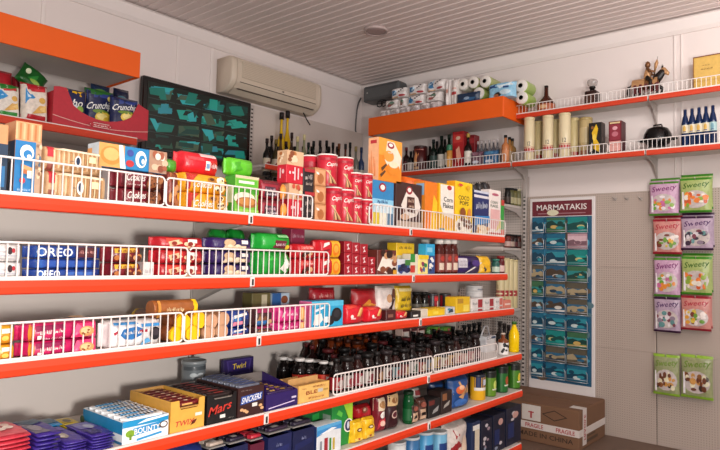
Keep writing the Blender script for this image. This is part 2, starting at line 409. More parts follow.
def guard(label, loc, rz, w, h, step, group='wire guards of the long shelf unit', mid=()):
    """low wire fence clipped to a shelf's front edge: rounded frame and upright wires"""
    o = empty('wire_guard', loc, rz); tag(o, label, 'guard', group)
    r = .0032; c = .014; pts = []
    for cx, cz, a0 in ((w/2-c, h-c, 0), (-w/2+c, h-c, 90), (-w/2+c, .006+c, 180), (w/2-c, .006+c, 270)):
        for q in (0, 30, 60, 90): a = math.radians(a0+q); pts.append((cx+c*math.cos(a), 0, cz+c*math.sin(a)))
    k = MB(); k.tube(pts, r, WIRE, 6, True)
    for s in (-1, 1): k.tube([(s*(w/2-.03), 0, .008), (s*(w/2-.03), .0, -.012)], r*.9, WIRE, 5)
    k.build('frame', o)
    k = MB(); n = max(2, int(round(w/step)))
    for i in range(1, n):
        x = -w/2+w*i/n; k.tube([(x, .001, .006), (x, .001, h-.001)], .0019, WIRE, 4, caps=False)
    for x in mid: k.tube([(x, 0, -.012), (x, 0, h)], .0036, WIRE, 5)
    k.build('wires', o); return o
def gI(k, x0, x1, h, label, step=.0265, y0=None, y1=None):
    X = -DF[k]-.012; a = solveY(X, ZT[k], x0) if y0 is None else y0; b = solveY(X, ZT[k], x1) if y1 is None else y1
    return guard(label, (X, (a+b)/2, ZT[k]), PI/2, b-a, h, step)
for k in range(1, 6):
    for b_, nm in ((1, 'near and middle'), (2, 'middle and far')):
        mb = MB(); y = Y0+b_; mb.box(-DF[k]+.0028, -DF[k]+.007, y-.010, y+.010, ZC[k]-.014, ZC[k]+.021, M('e6dfda', .4), .001); mb.box(-DF[k]+.0071, -DF[k]+.0085, y-.004, y+.004, ZC[k]-.010, ZC[k]+.012, M('2a2422', .5))
        tag(mb.build('price_clip'), 'white clip on the %s red strip between the %s bays' % (RANK[k], nm), 'clip', 'clips on the red strips')
gI(1, 0, 164, .098, 'white wire guard in front of the crackers, rusks and left cookies', y0=.42)
gI(1, 165.5, 312, .098, 'white wire guard from the orange cookies to the black slim boxes')
gI(1, 369, 505, .098, 'white wire guard in front of the cereal boxes')
gI(2, 0, 187, .098, 'white wire guard in front of the blue and white biscuit packets', y0=.42)
gI(2, 188.5, 328, .098, 'white wire guard in front of the purple and green biscuit packets')
gI(3, 0, 182, .098, 'white wire guard in front of the magenta biscuit packets', y0=.42)
gI(3, 183.5, 329, .098, 'white wire guard in front of the yellow capped tubes and wafers')
gI(4, 333, 432, .085, 'white wire guard before the dark bottles of the middle bay', .023)
gI(4, 433.5, 497, .085, 'white wire guard before the dark bottles of the far bay', .023)
# --- shelving on the left wall, its lower part hidden by the long unit
for b, nm in ((0, 'left'), (1, 'right')):
    mb = MB(); mb.box(-4.02, -4.0, b+.016, b+.984, 0, 2.5, STEEL, .003); tag(mb.build('back_panel'), 'pale back panel of the %s wall bay behind the crisps' % nm, 'panel', 'back panels behind the crisps')
    shelf('wall_shelf', ['wall shelf under the left crisp bags, coral price strip', 'wall shelf under the red crisp display tray, coral price strip'][b], (-3.53, b+.5, 1.985), PI/2, 1.0, .462, RED2, 'crisp shelves', True, .045)
for i, yy in enumerate((0, 1, 2)):
    mb = MB(); mb.box(-4.02, -3.99, yy-.015, yy+.015, 1.0, 2.5, POST, .002); mb.box(-3.9905, -3.989, yy-.007, yy+.007, 1.02, 2.48, SLOT)
    tag(mb.build('shelf_upright'), ['slotted upright at the near end of the crisp shelves', 'slotted upright between the two crisp bays', 'slotted upright under the right end of the near orange canopy'][i], 'post', 'uprights of the crisp shelves')
def canopy(label, loc, rz, w, d, h, top=True):
    o = empty('canopy', loc, rz); tag(o, label, 'canopy')
    k = MB(); k.box(-w/2, w/2, 0, .012, 0, h, ORA, .002); k.build('front_panel', o)
    for s in (-1, 1):
        k = MB(); k.box(min(s*w/2, s*(w/2-.012)), max(s*w/2, s*(w/2-.012)), .0125, d, 0, h, ORA, .002); k.build('side_panel', o)
    k = MB(); k.box(-w/2+.0125, w/2-.0125, .0125, d-.005, .01, .028, STEEL); k.build('bottom_plate', o)
    if top: k = MB(); k.box(-w/2+.0125, w/2-.0125, .0125, d-.005, h-.022, h-.008, STEEL); k.build('top_plate', o)
    return o
canopy('plain orange canopy above the crisp bags at top left', (-3.52, 1.0, 2.365), PI/2, 1.98, .42, .162)
canopy('plain orange canopy under the toilet paper packs', (-2.89, 4.31, 2.395), 0, 1.36, .44, .163)
# --- perforated wall panel behind the left-wall bottles, with its shelf
mb = MB(); mb.box(-4.03, -4.0, 3.31, 4.74, 0, 2.535, M('cdc2ba', .5, 0, .03)); tag(mb.build('back_panel'), 'pale panel on the left wall behind the dark wine bottles', 'panel')
mb = MB(); mb.box(-4.03, -3.985, 3.255, 3.305, 1.0, 2.53, POST, .002); mb.box(-3.9855, -3.984, 3.27, 3.29, 1.02, 2.51, SLOT); tag(mb.build('shelf_upright'), 'slotted upright beside the television, left of the wine bottles', 'post')
shelf('wall_shelf', 'wall shelf carrying the dark wine bottles beside the corner', (-3.555, 3.895, 1.97), PI/2, 1.66, .425, RED2)
# --- shelves and panels on the back wall
XS = [-3.575, -2.21, -1.21, -.21, .79]
for i, xx in enumerate(XS[1:]):
    mb = MB(); mb.box(xx-.016, xx+.016, 4.70 if not i else 4.746, 4.757, 0, 1.82 if i else 1.97, POST, .002)
    if not i: mb.box(xx-.009, xx+.009, 4.6985, 4.7005, .05, 1.8, SLOT)
    tag(mb.build('shelf_upright'), ['slotted upright left of the postcard stand', 'slotted upright behind the sweet bags', 'slotted upright right of the sweet bags', 'slotted upright at the right end of the back wall'][i], 'post', 'uprights of the back wall')
def peg(label, x0, x1, z0, z1, m):
    mb = MB(); mb.box(x0, x1, 4.725, 4.745, z0, z1, m, .0004); tag(mb.build('pegboard_panel'), label, 'panel', 'perforated panels')
peg('perforated panel in the corner behind the small jars', -3.5, -2.228, 0, 1.96, PEGC)
for i, (a, b) in enumerate(((-2.192, -1.212), (-1.207, -.2115), (-.2085, .77))):
    for j, (z0, z1) in enumerate(((.0, .6405), (.6415, 1.2405), (1.2415, 1.80))):
        peg('%s perforated panel %s' % (['lower', 'middle', 'upper'][j], ['behind the postcard stand', 'behind the sweet bags', 'right of the sweet bags'][i]), a, b, z0, z1, PEGY)
def wallbracket(x, yf, z, label):
    mb = MB(); mb.prism([(4.755, z-.024), (yf+.04, z-.024), (yf+.04, z-.04), (4.66, z-.075), (4.735, z-.16), (4.755, z-.17)], x-.004, x+.004, POST, 'x')
    tag(mb.build('shelf_bracket'), label, 'bracket', 'brackets of the back wall shelves')
UP, LO = CZ+1.182, CZ+.785
for i in range(1, 4):
    nm = ['%s shelf from the orange canopy to the knight statue', '%s shelf under the tan gift box end', '%s shelf at the far right'][i-1]
    nm = ['left', 'middle', 'right'][i-1]
    xm = (XS[i]+XS[i+1])/2
    shelf('wall_shelf', 'upper back wall shelf, %s' % ['carrying the brandy and the knight on horseback', 'carrying the tan gift box', 'right end length'][i-1], (xm, 4.53, UP), 0, .998, .22, RED2, 'upper back wall shelves', False)
    shelf('wall_shelf', 'lower back wall shelf, %s' % ['carrying the cream tubes', 'carrying the blue bottles', 'right end length'][i-1], (xm, 4.46, LO), 0, .998, .29, RED2, 'lower back wall shelves', False)
    if i > 1:
        wallbracket(XS[i], 4.53, UP, 'steel bracket under the upper back wall shelf, %s' % ['', 'left of the blue bottles', 'right of the blue bottles'][i-1])
        wallbracket(XS[i], 4.46, LO, 'steel bracket under the lower back wall shelf, %s' % ['', 'beside the kettle grill', 'right of the blue bottles'][i-1])
wallbracket(XS[1]+.0, 4.46, LO, 'steel bracket under the lower back wall shelf, below the first cream tube')
shelf('wall_shelf', 'back wall shelf carrying the assorted spirits under the orange canopy', (-2.895, 4.46, LO), 0, 1.365, .26, RED2, None, False)
def gB(yf, z, x0, x1, h, label, step=.029):
    a = solveX(yf, z, x0) if x0 > -50 else x0/1000; b = solveX(yf, z, x1) if x1 < 720 else x1/1000
    return guard(label, ((a+b)/2, yf+.012, z), 0, b-a, h, step, 'wire guards of the back wall')
gB(4.53, UP, 515, 606, .072, 'white wire guard before the brandy and decanter'); gB(4.53, UP, 607.5, 770, .072, 'white wire guard before the knight statue and gift box')
gB(4.46, LO, 402, 505, .075, 'white wire guard before the assorted spirits'); gB(4.46, LO, 511, 607, .075, 'white wire guard before the cream tubes'); gB(4.46, LO, 608.5, 770, .075, 'white wire guard before the kettle grill and blue bottles')
# small shelves in the corner bay below
for nm, zz in (('carrying small oil bottles', CZ+.45), ('carrying dark jars', CZ+.105), ('carrying cream tubes', CZ-.38)):
    shelf('corner_shelf', 'short grey shelf on the corner panel %s' % nm, (-2.72, 4.37, zz), 0, .98, .32, STEEL, None, False, .03)
    mb = MB(); mb.prism([(4.69, zz-.024), (4.40, zz-.024), (4.40, zz-.035), (4.6, zz-.06), (4.69, zz-.10)], -2.234, -2.230, POST, 'x'); tag(mb.build('shelf_bracket'), 'steel bracket at the right end of the corner shelf %s' % nm, 'bracket')
# ------------------------------------------------------------------ television
ty0, ty1, tz0, tz1 = 2.265, 3.245, CZ+.70, CZ+1.262; tw, th = ty1-ty0, tz1-tz0
o = empty('television', (-3.955, (ty0+ty1)/2, tz0), PI/2); tag(o, 'flat black television showing dark green camera views on the left wall', 'television')
blk = M('0b0a0a', .25, 0, .05)
k = MB(); k.box(-tw/2, tw/2, 0, .045, 0, th, blk, .006); k.box(-.2, .2, .046, .08, .12, .4, blk); k.build('housing', o)
scr = MB(); sx0, sx1, sz0, sz1 = -tw/2+.035, tw/2-.035, .045, th-.035
def SM(c, e=.55): return M(c, .3, 0, .25, 9, 0, 0, e)
scr.box(sx0, sx1, -.003, -.0008, sz0, sz1, SM('06140f', .3))
rr = random.Random(5); nx, nz = 4, 4; cw, ch = (sx1-sx0)/nx, (sz1-sz0)/nz; GR = ['0e6d60', '1a8f80', '0a2f28', '1d4c3c', '2a8290', '081c18', '3d5240', '0a3a34', '2a9a9e']
for i in range(nx):
    for j in range(nz):
        x0, z0 = sx0+cw*i+.004, sz0+ch*j+.004; x1, z1 = sx0+cw*(i+1)-.004, sz0+ch*(j+1)-.006
        for q in range(7):
            a, b = x0+(x1-x0)*rr.uniform(.0, .5), z0+(z1-z0)*rr.uniform(0, .45); c, d = a+(x1-a)*rr.uniform(.4, 1), b+(z1-b)*rr.uniform(.5, 1); s = rr.uniform(-.25, .25)*cw
            pts = [(min(max(a+s, x0), x1), b), (c, b+(d-b)*rr.uniform(0, .4)), (min(max(c-s, x0), x1), d), (a, d-(d-b)*rr.uniform(0, .4))]
            yy = -.0034-.0003*q; scr.add([(p[0], yy, p[1]) for p in pts], [(0, 1, 2, 3)], SM(GR[rr.randrange(9)], .22))
        scr.add([(x0, -.0055, z0-.004), (x1, -.0055, z0-.004), (x1, -.0055, z0+.001), (x0, -.0055, z0+.001)], [(0, 1, 2, 3)], SM('2b3a38', .2))
scr.build('screen', o, fix=False)
# ------------------------------------------------------------------ air conditioner
ay0, ay1, az0, az1 = solveY(-4.03, CZ+1.43, 217), solveY(-3.85, CZ+1.42, 321), CZ+1.29, CZ+1.575; aw, ah, ad = ay1-ay0, az1-az0, .205
o = empty('air_conditioner', (-3.83, (ay0+ay1)/2, az0), PI/2); tag(o, 'cream split air conditioner high on the left wall', 'air conditioner')
AC = M('d5c7b4', .4, 0, .03); AC2 = M('c5b7a4', .45, 0, .03)
def prof(y0=0, k=0): return [(ad, 0), (ad*.55, 0), (.045, .035), (.01, .075), (0, .11), (0, ah-.06), (.012, ah-.02), (.045, ah), (ad, ah)]
k = MB(); k.prism(prof(), -aw/2+.05, aw/2-.05, AC, 'x'); k.build('housing', o)
for s in (-1, 1):
    k = MB(); n = []
    for t in range(7):
        a = t/6*PI/2; n.append((s*(aw/2-.05+.05*math.sin(a)), 1-.10*(1-math.cos(a)), .035*(1-math.cos(a))))
    pr = prof(); k.loft([[(x, ad-(ad-p[0])*(1-.2*(1-sc)/.1*.5)-0, ah/2+(p[1]-ah/2)*(1-z)) for p in pr] for x, sc, z in n], AC); k.build('end_cap', o)
k = MB(); k.box(-aw/2+.09, aw/2-.09, -.006, .01, .115, ah-.035, AC2, .004)
for q in range(9): k.box(-aw/2+.10, aw/2-.10, -.008, -.005, .125+q*.014, .128+q*.014, AC)
k.build('front_grille', o)
k = MB(); k.box(-aw/2+.08, aw/2-.08, .004, .02, .078, .083, M('5a4f45', .6)); k.box(-aw/2+.08, aw/2-.08, .028, .05, .030, .034, M('5a4f45', .6)); k.build('air_outlet', o)
k = MB(); k.box(.02, .035, -.004, .004, .096, .104, M('2a2522', .4)); k.build('indicator', o)
k = MB(); k.tube([(aw/2-.14, .10, .004), (aw/2-.11, .09, -.05), (aw/2-.07, .08, -.10)], .006, M('1d1a19', .5)); k.build('drain_hose', o)
# grey device box and its cable in the corner
a, b = onY(364, 103, 4.62), onY(400, 80, 4.62)
o = empty('junction_box', ((a.x+b.x)/2, 4.60, a.z)); tag(o, 'dark grey plastic device box in the corner beside the paper packs', 'device')
w_, h_ = b.x-a.x, .155
k = MB(); k.box(-w_/2, w_/2, 0, .16, 0, h_, M('4d4f50', .45), .014); k.build('housing', o)
k = MB(); k.box(-w_/2+.03, w_/2-.02, -.003, .002, .03, h_-.03, M('575a5b', .5), .003); k.build('cover', o)
k = MB(); k.lathe([(.008, 0), (.007, .004), (0, .005)], M('b9b5b0', .3), 10, (-w_/2+.06, -.007, h_*.55), ax='y'); k.build('indicator', o)
k = MB()
for q in (.40, .52):
    k.tube([(-w_/2+w_*q+.035*math.cos(t), .05, -.03-.03*math.sin(t)) for t in [i*PI/6*1.6 for i in range(8)]], .006, M('1b1b1c', .5))
k.build('cable_loop', o)
mb = MB(); mb.tube([onX(x, y, -4.03) for x, y in ((361, 98), (358.5, 103), (357, 110), (356, 120), (355.5, 130), (357.5, 139))], .008, M('5d5b5c', .5)); tag(mb.build('cable'), 'grey cable hanging down the corner below the device box', 'cable')
o = empty('wall_socket', (-3.88, B-.02, CZ+.97)); tag(o, 'small cream wall socket in the corner below the grey cable', 'socket')
k = MB(); k.box(-.045, .045, 0, .02, 0, .09, M('d8cfb6', .4), .006); k.build('face_plate', o); k = MB(); k.box(-.02, .02, -.003, .002, .02, .07, M('b8ad90', .4), .004); k.build('socket_insert', o)
# ================================================================== goods on the long shelf unit
def I(k, x0, x1, yt=None, inset=.022, z=None, h=None, yref=None, rz=0):
    """where a thing stands: shelf k, picture columns of its front edges, height by its top edge"""
    X = -DF[k]-inset; z = ZT[k]+.0005 if z is None else z+.0008
    a, b = solveY(X, z, x0), solveY(X, z, x1)
    if yt is not None: h = onX((x0+x1)/2, yt, X).z-z
    return P(loc=(X, (a+b)/2, z), rz=PI/2+rz, w=b-a-.002, h=h, top=z+(h or 0))
def pt(k, x, yt, w, inset=.03, z=None, h=None): # round thing centred at picture column x, diameter w
    X = -DF[k]-inset; z = ZT[k]+.0005 if z is None else z+.0008
    y = solveY(X-w/2, z, x)
    if yt is not None: h = onX(x, yt, X-w/2).z-z
    return P(loc=(X, y, z), rz=PI/2, w=w, h=h, top=z+h)
def sp(n, c1, c2, v0=.1, v1=.9, u0=0, u1=1, f=.55):   # row of upright stripes
    return [('r', c1 if i % 2 == 0 else c2, u0+(u1-u0)*i/n, v0, u0+(u1-u0)*(i+f)/n, v1) for i in range(n)]
def scrib(c, u0, v0, u1, v1, n=3, ang=0):   # a line of print too small to read
    w = (u1-u0)/n; q = random.Random(int(u0*97+v0*53+n)); out = []
    for i in range(n):
        g = w*.84/4; a = u0+w*i; b = ang*a
        for j in range(4):
            x = a+g*j; t = q.choice((0, 1, 2, 3)); hv = v1-v0; y0, y1 = v0+b+hv*q.choice((0, 0, .15)), v1+b-hv*q.choice((0, .25, .35)); e = g*.2
            if t == 0: out.append(('p', c, [(x, y0), (x+g*.38, y0), (x+g*.38+e, y1), (x+e, y1)]))
            elif t == 1: out.append(('e', c, x+g*.45, (y0+y1)/2, g*.42, (y1-y0)*.42))
            elif t == 2: out.append(('p', c, [(x, y0), (x+g*.8, y0), (x+g*.8, y0+hv*.25), (x+g*.4, y1), (x+e, y1)]))
            else: out.append(('p', c, [(x, y0), (x+g*.3, y0), (x+g*.85, y1), (x+g*.5, y1)]))
    return out
def blobs(cols, n, u0, v0, u1, v1, r, seed=0, rv=None):
    q = random.Random(seed); return [('e', q.choice(cols), q.uniform(u0, u1), q.uniform(v0, v1), r*q.uniform(.7, 1.2), (rv or r)*q.uniform(.7, 1.2)) for _ in range(n)]
WH = 'f2eee6'
# ---------------- top shelf
p = I(1, -16, 6, 123, .03); carton('biscuit_box', 'tan and navy biscuit box at the far left behind the blue biscuit box', p, .07, 'c99263', F=[('r', '20364f', 0, 0, 1, .72), ('r', '2b6fa3', .2, .1, .9, .4)])
p = I(1, 12, 39, 122, .03)
carton('biscuit_box', 'upright bright blue biscuit box with tan top and white swirl', p, .075, 'c58a5c', F=[('r', 'd79a6a', 0, .74, 1, 1)]+sp(7, 'e8b487', 'b87745', .76, .98, 0, 1)+[('r', '2178b4', 0, 0, .78, .74), ('r', 'b99a80', .78, 0, 1, .74)]+blobs(['8f6d55', 'e2c3a2', '5e6f80'], 14, .82, .05, .96, .7, .06, 1, .03)+[('e', WH, .42, .58, .27, .11), ('e', '2178b4', .45, .56, .17, .06), ('e', WH, .5, .53, .08, .03), ('p', 'b5683c', [(.2, .42), (.7, .36), (.66, .28), (.25, .3)]), ('p', 'd99a66', [(.25, .42), (.68, .38), (.64, .33), (.28, .36)]), ('r', WH, .45, .24, .62, .34), ('e', 'c0343a', .28, .20, .11, .04)]+scrib('a9cbe2', .1, .06, .6, .1, 4),
  L=[('r', '1b3a58', 0, 0, 1, .74), ('r', 'd79a6a', 0, .74, 1, 1)]+scrib('9fb9cc', .2, .45, .9, .6, 2))
def rusk(pl, lab):
    return flowpack('rusk_packet', lab, pl, .10, 'd8b48a', F=[('r', 'c9333c', 0, .55, .12, 1), ('r', '9d5b4f', 0, 0, .1, .3)]+sp(20, 'e6c79e', 'b98a58', .1, .86, .1, .92)+[('p', 'ecd9bd', [(.1, .86), (.9, .82), (.9, .9), (.25, .96)]), ('e', WH, .5, .45, .06, .26), ('e', '26344f', .5, .47, .036, .17), ('r', 'efe3b0', .70, .46, .82, .72)]+scrib('7f6a5c', .36, .38, .44, .5, 1), fin=.06, n=5, cat='rusks')
p = I(1, 42, 110, 173, .03); rusk(p, 'lower clear rusk packet in the left stack behind the guard')
p2 = I(1, 41, 107, 149, .034, z=p['top']); rusk(p2, 'upper clear rusk packet lying on another beside the blue biscuit box')
def cook(pl, lab, base, txt, a, bis, seed):
    return flowpack('cookie_packet', lab, pl, .085, base, F=[('r', a, 0, 0, .07, 1), ('t', WH, 'Cookies', .36, .62, .5, .42, .12, .4)]+scrib('e9c9c4', .14, .14, .6, .26, 4)+blobs(bis, 9, .66, .2, .95, .8, .09, seed, .25)+blobs(['3d1f14'], 12, .66, .2, .95, .8, .014, seed+1, .05), T=blobs(bis, 6, .5, .2, .9, .8, .08, seed, .2), cat='cookies')
p = I(1, 116, 165, 189, .03); cook(p, 'lower maroon cookie packet with white writing, under the blue biscuit packet', '7a2430', 1, '5c1822', ['a3683f', '8a5230', '6e3d26'], 3)
p2 = I(1, 115, 165, 171, .03, z=p['top']); cook(p2, 'upper maroon cookie packet with white writing, under the blue biscuit packet', '7a2430', 1, '5c1822', ['a3683f', '8a5230', '6e3d26'], 5)
p3 = I(1, 98, 166, 147, .035, z=p2['top']); carton('biscuit_box', 'long blue and tan biscuit box lying on the maroon cookie packets', p3, .07, '2a83ba', F=[('r', 'e7a25a', 0, 0, .36, 1), ('e', 'd18a3e', .17, .5, .15, .4), ('e', 'e9b36d', .17, .55, .11, .28), ('p', WH, [(.3, 0), (.38, 0), (.33, 1), (.27, 1)]), ('e', 'c0343a', .44, .26, .06, .15), ('e', '3f4f9a', .44, .72, .05, .15), ('e', WH, .60, .5, .085, .38), ('e', '2a83ba', .615, .46, .05, .24), ('e', WH, .63, .42, .025, .12), ('r', 'b08a72', .72, 0, 1, 1)]+blobs(['8b4a35', 'd7b89a', 'efe0cf', 'a35c42'], 10, .76, .15, .97, .85, .045, 3, .16), L=[('r', 'cfe0ea', 0, 0, 1, 1), ('r', 'e8a45c', 0, 0, .4, .8)])
p = I(1, 166, 179, 171, .03); flowpack('cookie_packet', 'narrow brown cookie packet between maroon and orange packets', p, .08, '8e3f33', F=blobs(['a8653f', '7d4528', 'c58b5a'], 10, .1, .1, .9, .9, .22, 8, .12), cat='cookies')
def ocook(pl, lab, s): return flowpack('cookie_packet', lab, pl, .085, 'e8a325', F=[('r', 'b52f2c', 0, .1, .1, .95), ('p', 'c23a32', [(.1, .98), (.3, .95), (.14, .55), (.08, .5)]), ('t', WH, 'Cookies', .38, .42, .46, .36, .06, .4), ('e', 'a8702e', .6, .72, .1, .14), ('e', '5a3216', .6, .74, .06, .08)]+blobs(['f2dcae', 'c98a3c', 'fff2d0'], 9, .7, .15, .95, .85, .06, s, .15)+blobs(['4a2814'], 8, .7, .15, .95, .85, .02, s, .06), cat='cookies')
p = I(1, 181, 233, 193, .03); ocook(p, 'lower orange cookie packet in the pair under the red soft packet', 4)
p2 = I(1, 180, 232, 174, .03, z=p['top']); ocook(p2, 'upper orange cookie packet in the pair under the red soft packet', 6)
p3 = I(1, 180, 223, 152, .05, z=p2['top']); flowpack('soft_packet', 'bulging red soft packet lying on the orange cookie packets', p3, .09, 'd2202c', F=[('r', 'e04a50', .05, .6, .55, .75), ('r', 'f3c6c4', .45, .8, .95, .98), ('r', WH, .6, .2, .74, .62), ('r', '7d9fc8', .62, .28, .72, .5)]+scrib('f5d5d0', .76, .3, .95, .55, 2), n=2.6, cat='packet', fin=.1)
p = I(1, 166, 178, 159, .06, z=p2['top']-.004); flowpack('soft_packet', 'small green packet squeezed behind the red soft packet', p, .05, '4f9a2c', n=3)
p = I(1, 234, 258, 176, .03); carton('biscuit_box', 'light green upright biscuit box with a brown biscuit picture', p, .06, '7ac043', F=[('r', 'd6c9a4', 0, .93, 1, 1), ('r', '5fb536', .08, .74, .92, .9), ('r', 'eef4dc', .14, .80, .8, .87), ('r', '49a32c', 0, .55, 1, .72), ('e', 'e9e3cf', .4, .42, .45, .16), ('e', 'a5652f', .5, .32, .46, .14), ('e', 'c98a4a', .5, .34, .36, .10), ('r', '9bd05c', 0, 0, 1, .14)], L=[('r', '4fae3c', 0, 0, 1, 1), ('r', 'd7ecc0', .2, .3, .8, .7)])
p2 = I(1, 229, 256, 158, .035, z=p['top']); flowpack('soft_packet', 'bright green soft packet lying on the light green biscuit box', p2, .07, '62c52c', F=[('p', '4aa822', [(.1, .1), (.5, .3), (.4, .8), (.1, .7)])], n=2.6)
def jam(pl, lab, s): return flowpack('cookie_packet', lab, pl, .08, '9a2434', F=[('r', '6d1622', 0, .78, .75, 1), ('r', '4a3442', .1, .1, .62, .62)]+scrib('e4b9c4', .12, .36, .6, .56, 3)+scrib('e9e0e6', .12, .14, .6, .3, 4)+[('e', 'e08c34', .85, .42, .16, .4), ('e', 'f0aa55', .85, .48, .1, .22)], cat='cookies')
p = I(1, 258, 287, 199, .03); jam(p, 'lower maroon jam cookie packet beside the light green box', 1)
p2 = I(1, 259, 286, 180, .03, z=p['top']); jam(p2, 'upper maroon jam cookie packet beside the light green box', 2)
def redbox(pl, lab, top): return carton('biscuit_box', lab, pl, .055, 'cc1f33', F=[('r', 'd9b48e', 0, .56, 1, 1)]+blobs(['b8763e', 'ecd6b4', '8b4c2c', 'c9503c'], 9, .15, .62, .85, .94, .12, top, .07)+[('r', 'f3cdd0', .42, .1, .5, .5), ('r', 'f3cdd0', .30, .3, .5, .36), ('r', 'f3cdd0', .62, .14, .7, .48), ('e', 'f3cdd0', .16, .32, .06, .05), ('e', 'f3cdd0', .86, .3, .06, .05)], L=[('r', 'd2ab86', 0, .56, 1, 1), ('r', 'e8c3c4', .3, .15, .42, .45), ('e', 'e8c3c4', .65, .35, .12, .07)]+blobs(['a9662f', 'eed9ba'], 5, .2, .62, .8, .92, .14, 2, .06))
p = I(1, 288, 302, 184, .03); redbox(p, 'lower red stick biscuit box with tan picture top', 3)
p2 = I(1, 286, 303, 151, .03, z=p['top']); redbox(p2, 'tall red stick biscuit box with tan picture top, standing on another', 4)
def blk(pl, lab): return carton('biscuit_box', lab, pl, .05, '262024', F=scrib('d8ccc4', .15, .5, .85, .72, 2, .1)+scrib('b9a79a', .2, .28, .8, .42, 2)+[('r', 'b02c34', 0, .86, 1, 1)])
p = I(1, 303, 314, 192, .03); blk(p, 'lower slim black box beside the tan cartons')
p2 = I(1, 303, 314, 169, .03, z=p['top']); blk(p2, 'upper slim black box beside the tan cartons')
z = None
for i, (yt, w) in enumerate(((204, 'bottom'), (186, 'middle'), (168, 'top'))):
    p = I(1, 314.5, 326, yt, .024, z=z); z = p['top']
    carton('biscuit_box', '%s small tan biscuit carton in the stack of three' % w, p, .06, 'c78a5c', F=[('r', 'dba173', 0, .1, .9, .9), ('e', 'b06a3a', .5, .4, .3, .3), ('p', WH, [(.1, .78), (.35, .72), (.38, .6), (.14, .64)])], L=[('r', 'a96f48', 0, 0, 1, 1)])
CAP = lambda: [('r', 'a81a2c', 0, 0, 1, .07), ('t', WH, 'Caprice', .47, .70, .50, .17, .1, .4), ('r', 'a81a2c', 0, .84, 1, .92)]+[('p', c, [(u, .08), (u+.05, .08), (u+.09-.1*k, .5), (u+.04-.1*k, .5)]) for k, (c, u) in enumerate((('8a5a34', .28), ('d6ab74', .35), ('5d3a22', .42), ('c39560', .49), ('e2c190', .56)))]
capg = 'red wafer tins'
lower = [(331.5, 187.5, .085, 'first lower red wafer tin, beside the tan cartons'), (343.5, 190, .085, 'second lower red wafer tin from the tan cartons'), (354.5, 198, .062, 'third lower red wafer tin from the tan cartons'), (365.5, 199.5, .062, 'last lower red wafer tin, beside the blue cereal box')]
tops = []
for x, yt, d, lab in lower:
    p = pt(1, x, yt, d, .024); tops.append(p); tin('wafer_tin', lab, p, 'c41e34', WH, CAP(), group=capg, rim=.03)
for i, (x, yt, d, lab) in enumerate([(326, 155, .092, 'first large upper red wafer tin, above the tan cartons'), (343.5, 158, .085, 'second large upper red wafer tin'), (354.5, 173, .062, 'first small upper red wafer tin'), (365.5, 174, .062, 'last small upper red wafer tin, beside the orange cereal box')]):
    p = pt(1, x, yt, d, .024 if i != 1 else .05, z=tops[i]['top'])
    if i == 0: p = pt(1, 326.5, 155, .088, .026, z=tops[0]['top'])
    tin('wafer_tin', lab, p, 'c41e34', WH, CAP(), group=capg, rim=.03)
p = pt(1, 309, 156, .088, .12, z=None); tin('wafer_tin', 'red wafer tin farthest back, behind the black slim boxes', p, 'c41e34', WH, CAP(), group=capg, rim=.03)
# cereals
OV = [('e', 'a02030', .46, .86, .17, .1), ('e', WH, .46, .86, .11, .06)]
p = I(1, 371.5, 393, 181, .03); carton('cereal_box', 'blue to white oat cereal box under the orange one', p, .06, '4fa3d6', F=[('r', '2f86c0', 0, .6, 1, 1), ('r', '8fcdea', 0, .3, 1, .6), ('r', 'd8ebf2', .1, .3, .95, .5)]+OV+scrib('2a4f86', .22, .5, .72, .6, 3)+[('r', 'd9c23c', 0, 0, .3, .3), ('r', 'e8e4d0', .3, 0, .62, .3), ('r', '5c7f9a', .62, 0, 1, .3)], L=[('r', '8ec7e4', 0, 0, 1, 1), ('r', 'e9f2f2', 0, .2, .8, .6)])
p1 = p
p = I(1, 395, 421.5, 183, .03); carton('cereal_box', 'dark brown oat cereal box with a white splash', p, .06, '3f201c', F=[('p', 'ece2d8', [(.2, .5), (.4, .82), (.6, .85), (.85, .7), (.95, .5), (.8, .3), (.4, .2)]), ('e', 'a02030', .5, .84, .12, .09), ('e', WH, .5, .85, .07, .05), ('p', '4a1f18', [(.42, .7), (.7, .7), (.72, .35), (.4, .38)])]+scrib('d8b8a0', .46, .58, .68, .66, 2)+scrib('d8b8a0', .46, .46, .68, .52, 2)+[('e', '5c2f20', .2, .38, .12, .06), ('e', 'cfa98a', .3, .25, .16, .07), ('r', 'b9a696', 0, 0, 1, .16)], L=[('r', '4a2620', 0, 0, 1, 1)])
p = I(1, 378, 401.5, 139.5, .03, z=p1['top']); carton('cereal_box', 'tall orange oat cereal box standing on the blue one', p, .062, 'f08c1e', F=[('r', 'f7a53a', 0, .6, 1, 1), ('p', 'f6e8d0', [(.35, .95), (.65, .95), (.98, .62), (.9, .3), (.5, .25), (.25, .5)]), ('e', 'a02030', .5, .86, .15, .075), ('e', WH, .5, .87, .09, .04), ('e', 'f0a040', .42, .6, .22, .13), ('e', 'e98a1e', .62, .32, .28, .16), ('e', 'fbe6c4', .62, .42, .2, .08), ('p', '5d3a1c', [(.1, .3), (.3, .42), (.34, .38), (.14, .22)]), ('p', '5d3a1c', [(.05, .14), (.25, .26), (.29, .22), (.1, .08)])]+scrib('fff3e0', .36, .66, .64, .72, 3), L=[('r', 'f5b88a', 0, 0, 1, 1), ('r', 'c0343a', .2, .86, .8, .94)]+scrib('e88a50', .1, .1, .9, .7, 1))
